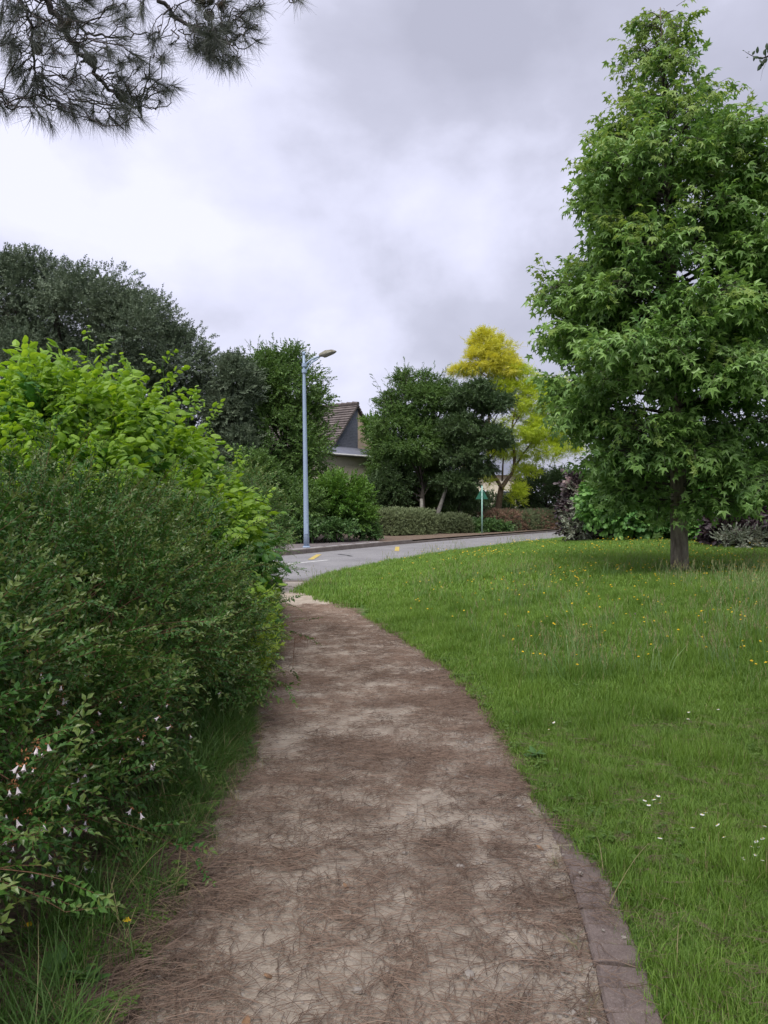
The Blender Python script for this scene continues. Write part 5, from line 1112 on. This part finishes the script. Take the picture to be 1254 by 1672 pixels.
# golden privet by the path, second abelia farther along
near_shrub('golden_privet', 'small bright yellow green bush at the path edge below the dark shrub', [(-1.26, 6.5, .28, .17, .35, .22), (-1.34, 7.5, .36, .18, .5, .30), (-1.55, 8.3, .4, .2, .4, .34)], [('privet', 60, .10, 14, dict(inner=.1, low=-.6))], 320, nstem=14)
tB, rB, bB = near_shrub('abelia_shrub', 'dark arching shrub leaning over the far end of the path', [(-2.1, 10.0, .55, .50, .8, .75), (-1.95, 10.6, .5, .38, .6, .75), (-2.3, 9.6, .7, .6, .7, .8)], [('abelia', 90, .18, 18, dict(inner=.1, low=-.5)), ('abelia_dark', 80, .18, 20, dict(inner=.3, low=-.9, shell=(.7, .95)))], 321, nstem=40)
rs = np.random.default_rng(322); C, Nn = rB[0][2], rB[0][3]; k = np.where(C[:, 0] > -1.9)[0]; sprays(tB, bB, [(C[i], norm(Nn[i] + np.array([.6, -.1, 0]))) for i in rs.choice(k, min(28, len(k)), replace=False)], rs, 'abelia_dark', M['twig'], ln=(.25, .5), up=.25, scl=(.8, 1.2))
shrub('far_verge_shrub', 'thin reddish twigged shrub where the left planting meets the road', 13.5, [(425, 850, 28, 50, 0, .5), (440, 880, 22, 30, 0, .4), (400, 820, 34, 50, .5, .6)], 'abelia', 60, .22, 18, 323)

# ------------------------------------------------------------------ small plants and flowers
def flower_head(mb, p, r, mat, n=9, rng=RNG, tilt=None):
    a0 = rng.uniform(0, 6); V = [p + [0, 0, .003]]; tl = rng.normal(0, .25, 2)
    for k in range(2*n):
        a = a0 + k*math.pi/n; rr = r*(1 if k % 2 == 0 else .72); V.append(p + np.array([rr*math.cos(a), rr*math.sin(a), rr*(tl[0]*math.cos(a) + tl[1]*math.sin(a))]))
    mb.add(V, [(0, 1+k, 1 + (k+1) % (2*n)) for k in range(2*n)], .5, mat)
def hawkbit(rng, h, r=.0135):
    mb = MB(); l = rng.normal(0, .04, 2); tube(mb, [[0,0,0],[l[0]*.4, l[1]*.4, h*.5],[l[0], l[1], h]], [.0012,.001,.001], 3, .5, 0, cap=False)
    p = np.array([l[0], l[1], h]); flower_head(mb, p, r, 1, 8, rng); flower_head(mb, p + [0, 0, .004], r*.6, 1, 6, rng)
    tube(mb, [p - [0,0,.008], p], [.002, .005], 5, .5, 0); return mb
rs = np.random.default_rng(400); hme = [hawkbit(rs, h).mesh('yellow_flower', [M['stem'], M['yel']]) for h in (.09, .13, .17, .21, .12, .16)]
x, y = sample(9000, .3, 9, 4.5, 13.5, rs); dens = fbm(x*.5 + 9, y*.5, 55) + .22*smooth(.5, 3.5, x) ; k = (lawn_d(x, y) > .5) & in_view(x, y, -5) & (rs.random(len(x)) < np.clip((dens-.48)*2.2, .02, 1)*.35*smooth(4.5, 7.5, y)); x, y = x[k][:290], y[k][:290]
for i in range(len(x)):
    o = bpy.data.objects.new('yellow_flower', hme[i % 6]); sc.collection.objects.link(o); o.location = (x[i], y[i], float(lawn_z(x[i:i+1], y[i:i+1])[0])); o.rotation_euler = (0, 0, i*1.3)
    tag(o, 'small yellow hawkbit flower on a thin stem in the lawn', 'flower', 'yellow hawkbits flowering in the lawn')
SRC['hawk'] = make_sources('hawk', [hawkbit(rs, h, .020) for h in (.12, .16, .20)], [M['stem'], M['yel']])
x, y = sample(5200, -1, 16, 12, 32, rs); k = (lawn_d(x, y) > .25) & in_view(x, y) & (rs.random(len(x)) < .10 + .8*smooth(.5, .7, fbm(x*.4, y*.4, 57))) ; x, y = x[k][:900], y[k][:900]
x = np.append(x, rs.uniform(6, 9, 60)); y = np.append(y, rs.uniform(21.5, 23, 60)); n = len(x)
scatter('distant_yellow_flowers', 'hawk', np.stack([x, y, lawn_z(x, y)], 1), np.stack([0*x, 0*x, rs.uniform(0, 6.28, n)], 1), rs.uniform(.6, 1.1, n), label='tiny yellow flowers dotted through the far lawn')
def daisy(rng, h=.05):
    mb = MB(); tube(mb, [[0,0,0],[.003,0,h*.5],[0,.004,h]], [.001,.001,.001], 3, .5, 0, cap=False); p = np.array([0,.004,h]); flower_head(mb, p, .0115, 1, 11, rng); flower_head(mb, p + [0,0,.0025], .004, 2, 6, rng); return mb
dme = [daisy(rs, h).mesh('daisy', [M['stem'], M['daisy'], M['yel']]) for h in (.05, .06, .07)]
for i, (px, py) in enumerate([(1074, 1294), (1062, 1312), (1066, 1310), (1083, 1310), (1050, 1305), (1137, 1330), (1154, 1325), (1133, 1352), (1178, 1351), (1191, 1364), (1247, 1350), (1245, 1372), (1224, 1379), (1206, 1393), (1234, 1376), (1249, 1378), (1078, 1368), (1122, 1164), (1123, 1171), (1244, 1405), (905, 1180), (898, 1189), (1236, 1392), (1168, 1160)]):
    z = .05
    for _ in range(4): x, y = gp(px, py, z); z = float(lawn_z(np.array([x]), np.array([y]))[0]) + .06
    o = bpy.data.objects.new('daisy', dme[i % 3]); sc.collection.objects.link(o); o.location = (x, y, z - .06); o.rotation_euler = (rs.normal(0, .2), rs.normal(0, .2), i*2.1)
    tag(o, 'white daisy in the small cluster nearest the path' if px < 1100 and py > 1250 else 'white daisy in the scatter by the right edge of the near grass' if px > 1100 and py > 1250 else 'white flower dot in the grass farther up, away from the daisy clusters', 'flower', 'white daisies in the near grass')
mb = MB(); tube(mb, [[0,0,0],[0,0,.14]], .0015, 3, .5, 0)
for k in range(26): Vq, Fq = leaf_diamond(.014, .005); mb.add(Vq @ frame(norm(rs.normal(size=3) + [0, 0, .4])).T + [0, 0, .145], Fq, .5, 1)
x, y = gp(1037, 1012, .25); z = float(lawn_z(np.array([x]), np.array([y]))[0]); o = mb.build('clover_flower', [M['stem'], M['clover']], loc=(x, y, z)); tag(o, 'single purple clover head standing in the grass left of the yellow flowers', 'flower')
# yellow dandelions on the left verge
for px, py, lbl in [(198, 1370, 'yellow dandelion flower low against the glossy shrub'), (183, 1509, 'yellow dandelion flower lowest on the left verge'), (84, 1497, 'half closed yellow flower nearest the left edge')]:
    x, y = gp(px, py, .10); z = float(west_z(np.array([x]), np.array([y]))[0]); o = hawkbit(rs, .10 - z + .0, .016).build('dandelion', [M['stem'], M['yel']], loc=(x, y, z)); tag(o, lbl, 'flower')
# broad leaved weeds (rosettes), leaf by leaf
wleaf = leaf_ovate(.11, .05, .2, .3); M['weed'] = leaf_mat('weed_leaf', (.05, .13, .03), (.11, .22, .06), rough=.55, trans=.25)
wme = MB(); wme.add(*wleaf, .5); wme = wme.mesh('leaf', M['weed'])
for px, py, n_, s_, lbl in [(875, 1238, 11, .75, 'grey green broad leaved weed on the lawn edge beside the path'), (848, 1170, 7, .5, 'smaller weed rosette farther up the lawn edge'), (95, 1590, 9, .8, 'leafy weed rosette in the bottom left corner'), (140, 1600, 8, .7, 'green weed next to the bottom left rosette'), (210, 1385, 8, .9, 'upright broad leaved weed by the yellow flower at the shrub foot'), (405, 1215, 6, .5, 'little weed at the left path edge'), (860, 1290, 5, .4, 'tiny weed on the bare right path edge')]:
    z = .04
    for _ in range(3):
        x, y = gp(px, py, z); z = float((lawn_z if x > 0 else west_z)(np.array([x]), np.array([y]))[0]) + .02
    t = thing('weed', lbl, 'weed', (x, y, z - .01))
    for k in range(n_):
        o = bpy.data.objects.new('leaf', wme); sc.collection.objects.link(o); o.parent = t; a = k*2.4; el = rs.uniform(.3, 1.3)
        e_ = euler_from_dirs(np.array([[math.cos(a), math.sin(a), el]]), np.array([[0, 0, 1.0]]))[0]; o.rotation_euler = tuple(e_); q = s_*rs.uniform(.7, 1.2); o.scale = (q, q, q); o.location = (0, 0, .004*k)
# seedling sprig growing in the path, and straw stems at its edge
x, y = gp(478, 1092); mb = MB(); tube(mb, [[0,0,0],[.01,0,.15],[.02,0,.30]], .0025, 4); 
for k in range(14): tube(mb, [[.02,0,.30-.004*k],[.02 + .018*k, .01, .33-.003*k]], .0012, 3)
for k in range(12): q = np.array([.06 + .016*k, 0, .28]); tube(mb, [q, q + [rs.normal(0, .006), 0, rs.choice([-1, 1])*rs.uniform(.02, .05)]], [.003, .0015], 3)
tag(mb.build('dry_weed', M['twig'], loc=(x, y, 0)), 'thin dry weed stalk with spiky seed heads at the left of the path', 'weed')
for i, (p0, p1, lbl) in enumerate([((995, 1480), (1060, 1395), 'long straw blade lying over the brick edging'), ((1105, 1590), (1108, 1530), 'short upright dry stalk in the grass at lower right'), ((985, 1425), (975, 1385), 'tan dead leaf blade standing at the end of the bricks'), ((245, 1455), (225, 1375), 'bent pale straw stalk on the left verge')]):
    a_ = np.append(gp(*p0, .04), .05); c_ = np.append(gp(*p1, .05), .10); mb = MB(); tube(mb, bez(a_-a_, (c_-a_)/2 + [0, 0, .05], c_-a_, 6), np.linspace(.0022, .001, 6), 4); tag(mb.build('straw_stalk', M['grass_dry'], loc=tuple(a_)), lbl, 'stalk')
# dead leaves
dl = leaf_ovate(.045, .03, .4, .5); M['deadleaf'] = leaf_mat('dead_leaf', (.20, .11, .06), (.34, .21, .12), rough=.8, trans=.05)
for px, py, lbl in [(430, 1590, 'curled brown dead leaf on the lower left of the path'), (405, 1655, 'dead brown leaf near the bottom edge of the path'), (195, 1578, 'grey brown dead leaf on the left verge soil'), (235, 1580, 'tan dead leaf where verge meets path'), (290, 1463, 'small dead leaf at the left path edge'), (875, 1378, 'pale dead leaf by the right path edge'), (560, 1440, 'tiny brown leaf in the middle of the path')]:
    x, y = gp(px, py, .02); mb = MB(); mb.add(*dl, .5); o = mb.build('dead_leaf', M['deadleaf'], loc=(x, y, .03 if x < -.72 else .016)); o.rotation_euler = (rs.normal(0, .3), .1, rs.uniform(0, 6)); tag(o, lbl, 'leaf')

# ------------------------------------------------------------------ pine overhead
def pine():
    rng = np.random.default_rng(500); b = np.array([-4.6, -.8, 0]); t = thing('pine_tree', 'pine with long needles and dark cones reaching in at the top left', 'tree', tuple(b))
    tr = catmull([b + [0, 0, -.1], b + [.1, .05, 3], b + [-.05, .1, 6], b + [.15, 0, 9.5], b + [.2, .1, 12]], 5) - b; mb = MB(); tube(mb, tr, np.linspace(.26, .07, len(tr)), 14, wob=.06); mb.build('trunk', M['bark_brown'], t, True)
    mains = [([(-60, -330), (40, -60), (75, 0), (103, 48), (140, 92), (162, 128), (195, 158), (235, 192)], 6.0, .030, .010),
             ([(120, -260), (210, -90), (262, 0), (300, 36), (345, 62), (372, 66), (400, 52), (418, 40)], 6.2, .018, .006),
             ([(-60, -200), (20, -40), (48, 40), (58, 110), (62, 160)], 5.7, .016, .005),
             ([(-140, 60), (-60, 120), (0, 160), (22, 180)], 5.6, .014, .005),
             ([(0, -150), (95, -20), (128, 40), (150, 55), (200, 60), (240, 52)], 6.3, .014, .005),
             ([(250, -200), (390, -60), (455, -10), (482, -8)], 6.4, .012, .004)]
    MBm = MB(); pool = []
    st = tr[12] + b
    for pts, Dm, r0, r1 in mains:
        w_ = [at(a_, c_, Dm + .08*i) for i, (a_, c_) in enumerate(pts)]; w_ = [st + rng.normal(0, .2, 3)*[.2, .2, 1], (st + w_[0])/2 + [0, 0, .3]] + w_
        q = catmull(w_, 6); q[18:] += rng.normal(0, .012, q[18:].shape); rr = np.interp(np.linspace(0, 1, len(q)), [0, .3, 1], [.07, r0*1.15, r1]); tube(MBm, q - b, rr, 8, wob=.12); pool.append(q[12:])
    MBm.build('branch', M['twig_dark'], t, True)
    pool = np.vstack(pool)
    tu = [(10, 60), (20, 110), (12, 150), (40, 90), (55, 160), (60, 120), (68, 185), (85, 140), (90, 85), (110, 168), (120, 125), (130, 175), (150, 150), (160, 190), (172, 205), (190, 175), (200, 125), (215, 100), (212, 195), (225, 150), (245, 165), (255, 140), (238, 120), (262, 150), (240, 60), (252, 75), (190, 60), (150, 45), (110, 20), (60, 30), (30, 20), (180, 20), (220, 12), (290, 20), (320, 40), (312, 72), (335, 60), (345, 85), (365, 72), (385, 88), (395, 62), (410, 42), (375, 40), (350, 45), (408, 15), (482, -12), (2, 175), (5, 30), (75, 60), (130, 10), (160, 90), (180, 100), (95, 50), (140, 135), (360, 20), (330, 10), (395, 25), (355, 60), (372, 95), (25, 75), (45, 130), (100, 195), (205, 150), (345, 92), (15, 5), (50, 60), (120, 70), (270, 100), (200, 30), (150, 10), (355, 88), (340, 75), (365, 58)]
    TW = MB(); PP = []; DDr = []
    def twig(p, d_out, l=None):
        j = ((pool - p)**2).sum(1).argmin(); j = max(0, j - rng.integers(0, 5)); a_ = pool[j]; a_ = a_ if np.linalg.norm(a_-p) < .75 else p + (a_-p)*.75/np.linalg.norm(a_-p)*.6; m = (a_+p)/2 + rng.normal(0, .10, 3)*np.linalg.norm(p-a_) + [0, 0, .02]
        q = catmull([a_, m, p], 4); q[1:-1] += rng.normal(0, .012, q[1:-1].shape); tube(TW, q - b, np.linspace(.0055, .0028, len(q)), 5, wob=.15, cap=False); return a_
    for i, (px, py) in enumerate(tu):
        for rep in range(3):
            p = at(px + rng.normal(0, 11), py + rng.normal(0, 7), 6 + rng.normal(0, .3)); a_ = twig(p, None); d = norm(norm(p - a_) + np.array([.15, -.1, -.55]) + rng.normal(0, .3, 3)); PP.append(p); DDr.append(d)
    TW.build('twigs', M['twig_dark'], t, True, kind='stuff')
    # crown above and behind the camera (outside the frame)
    n0 = len(PP)
    for lx, ly, lz, r in [(-4.2, -.5, 8.2, 2.6), (-2.4, 1.0, 7.6, 2.2), (-5.2, 2.2, 7.4, 2.2), (-1.2, -1.5, 8.4, 2.4), (-3.2, -3.2, 7.6, 2.6), (.6, .6, 8.2, 1.8), (-4.4, 0, 10.6, 2.2), (-1.0, 3.0, 7.2, 1.4), (1.2, -2.5, 7.8, 2.0)]:
        for k in range(70):
            u = norm(rng.normal(size=3)); p = np.array([lx, ly, lz]) + u*[r, r, r*.6]*rng.uniform(.3, 1)
            if p[1] > 0 and p[2] < CAMZ + .74*p[1] + .35: continue
            PP.append(p); DDr.append(norm(u + [0, 0, .4]))
    PP = np.array(PP); DDr = np.array(DDr)
    f = foliage('needles', 'pine', PP[:n0] - b, DDr[:n0], rng, t, scl=(.8, 1.1), roll=2); f = foliage('upper_needles', 'pine', PP[n0:] - b, DDr[n0:], rng, t, scl=(1.3, 2.0), roll=2)
    mb = MB()
    for p in PP[n0::14]:
        p0 = tr[min(len(tr)-1, rng.integers(10, 19))] + b; tube(mb, bez(p0, (p0+p)/2 + [0, 0, .3], p, 5) - b, np.linspace(.05, .012, 5), 5, cap=False)
    mb.build('upper_branches', M['bark_brown'], t)
    # cones
    def cone(rng):
        mb = MB(); L_, Rr = .085, .036
        for i in range(8):
            for k in range(8):
                u = (i + .5)/8; a = k*.785 + i*.4; r_ = Rr*math.sin(math.pi*(.12 + .80*u))**.8; c = np.array([L_*u, r_*math.cos(a)*.8, r_*math.sin(a)*.8]); Vq, Fq = leaf_diamond(.020, .020, .3, .2)
                mb.add(Vq @ frame([.35, math.cos(a), math.sin(a)], [-1, 0, 0]).T + c, Fq, rng.random())
        tube(mb, [[0,0,0],[L_*.2,0,0],[L_*.6,0,0],[L_,0,0]], [.01, Rr*.65, Rr*.7, .006], 8); return mb
    cm = cone(rng).mesh('pine_cone', M['cone'])
    for px, py, Dm, dr in [(198, 150, 6.3, (.2, -.3, -1)), (345, 8, 6.2, (-.3, -.3, 1)), (356, 13, 6.25, (.8, -.4, .3)), (344, 20, 6.2, (-.2, -.5, -.8)), (62, 72, 5.9, (0, -.4, -1)), (146, 92, 6.05, (.5, -.3, -.9)), (108, 48, 6.0, (.6, -.5, .6)), (336, 5, 6.2, (-1, -.2, .2))]:
        o = bpy.data.objects.new('pine_cone', cm); sc.collection.objects.link(o); o.parent = t; o.location = tuple(at(px, py, Dm) - b); o.rotation_euler = tuple(euler_from_dirs(np.array([dr], float), np.array([[.3, 1, .1]]))[0])
pine()
def oak_twig():
    rng = np.random.default_rng(510); b = np.array([5.6, 2.2, 0]); t = thing('oak_tree', 'dark twig with small oval leaves entering at the top right edge', 'tree', tuple(b)); D = 5.0
    mb = MB(); tube(mb, [[0,0,-.1],[.05,0,2.5],[-.05,.1,5.0],[0,0,7]], [.2,.17,.12,.06], 12, wob=.06); mb.build('trunk', M['bark_dark'], t, True)
    q = catmull([b + [-.05, .1, 4.6], (b + [-.05, .1, 4.6] + at(1330, 60, D))/2 + [0, 0, .3], at(1330, 60, D), at(1254, 92, D), at(1240, 94, D), at(1228, 91, D), at(1216, 84, D)], 5); mb = MB(); tube(mb, q - b, np.interp(np.linspace(0, 1, len(q)), [0, .4, .55, 1], [.05, .012, .004, .0012]), 6)
    tube(mb, np.array([at(1256, 92, D), at(1245, 115, D), at(1242, 132, D)]) - b, [.0015, .001, .0006], 3); tube(mb, np.array([at(1254, 92, D), at(1240, 108, D)]) - b, [.002, .001], 3); mb.build('branch', M['twig_dark'], t)
    lm = MB(); lm.add(*leaf_ovate(.048, .024, .2, .1), .5); lm = lm.mesh('leaf', M['oak'])
    for px, py, dr, s_ in [(1216, 83, (-1, 0, .3), .35), (1221, 85, (1, 0, .2), .3), (1222, 93, (-1, 0, -.3), .3), (1228, 90, (.5, -.2, .8), .7), (1236, 88, (.1, -.2, 1), 1.0), (1232, 93, (-.2, 0, -1), .6), (1240, 93, (-1, -.2, -.15), 1.0), (1248, 95, (-1, 0, .1), 1.0), (1247, 90, (.3, 0, .8), 1), (1240, 97, (.4, -.3, -.8), .9), (1248, 100, (-.7, 0, -1), 1.0), (1244, 104, (-.6, 0, -1), 1.1), (1252, 82, (.1, 0, 1), 1.1), (1253, 95, (-.5, 0, -.5), 1.1), (1254, 88, (.3, 0, 1), 1.1), (1250, 93, (-.2, -.5, .5), 1.0)]:
        o = bpy.data.objects.new('leaf', lm); sc.collection.objects.link(o); o.parent = t; o.location = tuple(at(px, py, D) - b); o.rotation_euler = tuple(euler_from_dirs(np.array([dr], float), np.array([[.2, -1, .3]]))[0]); o.scale = (s_,)*3
    P_, D_, C, _ = cloud([(5.6, 1.8, 6.2, 2.2, 2.2, 1.5), (4.0, .0, 6.0, 2.0, 1.8, 1.0), (6.6, 3.0, 5.6, 1.8, 1.5, 1.2), (2.6, -1.6, 6.4, 1.8, 1.8, .9), (4.6, 3.0, 7.2, 2.0, 1.8, .9)], 210, .45, 26, rng)  # unseen crown, widened overhead so that it shades the near lawn
    k = ~((P_[:, 1] > .2) & (P_[:, 0] < .56*P_[:, 1] + .25) & (P_[:, 2] < CAMZ + .74*P_[:, 1] + .3)); foliage('crown', 'holm', P_[k]-b, D_[k], rng, t)
    mb = MB(); limbs(mb, np.array([0, 0, 3.0]), np.array([0, 0, 7.0]), C[:30] - b, rng, r0=.05, n=14); mb.build('branches', M['bark_dark'], t)
oak_twig()
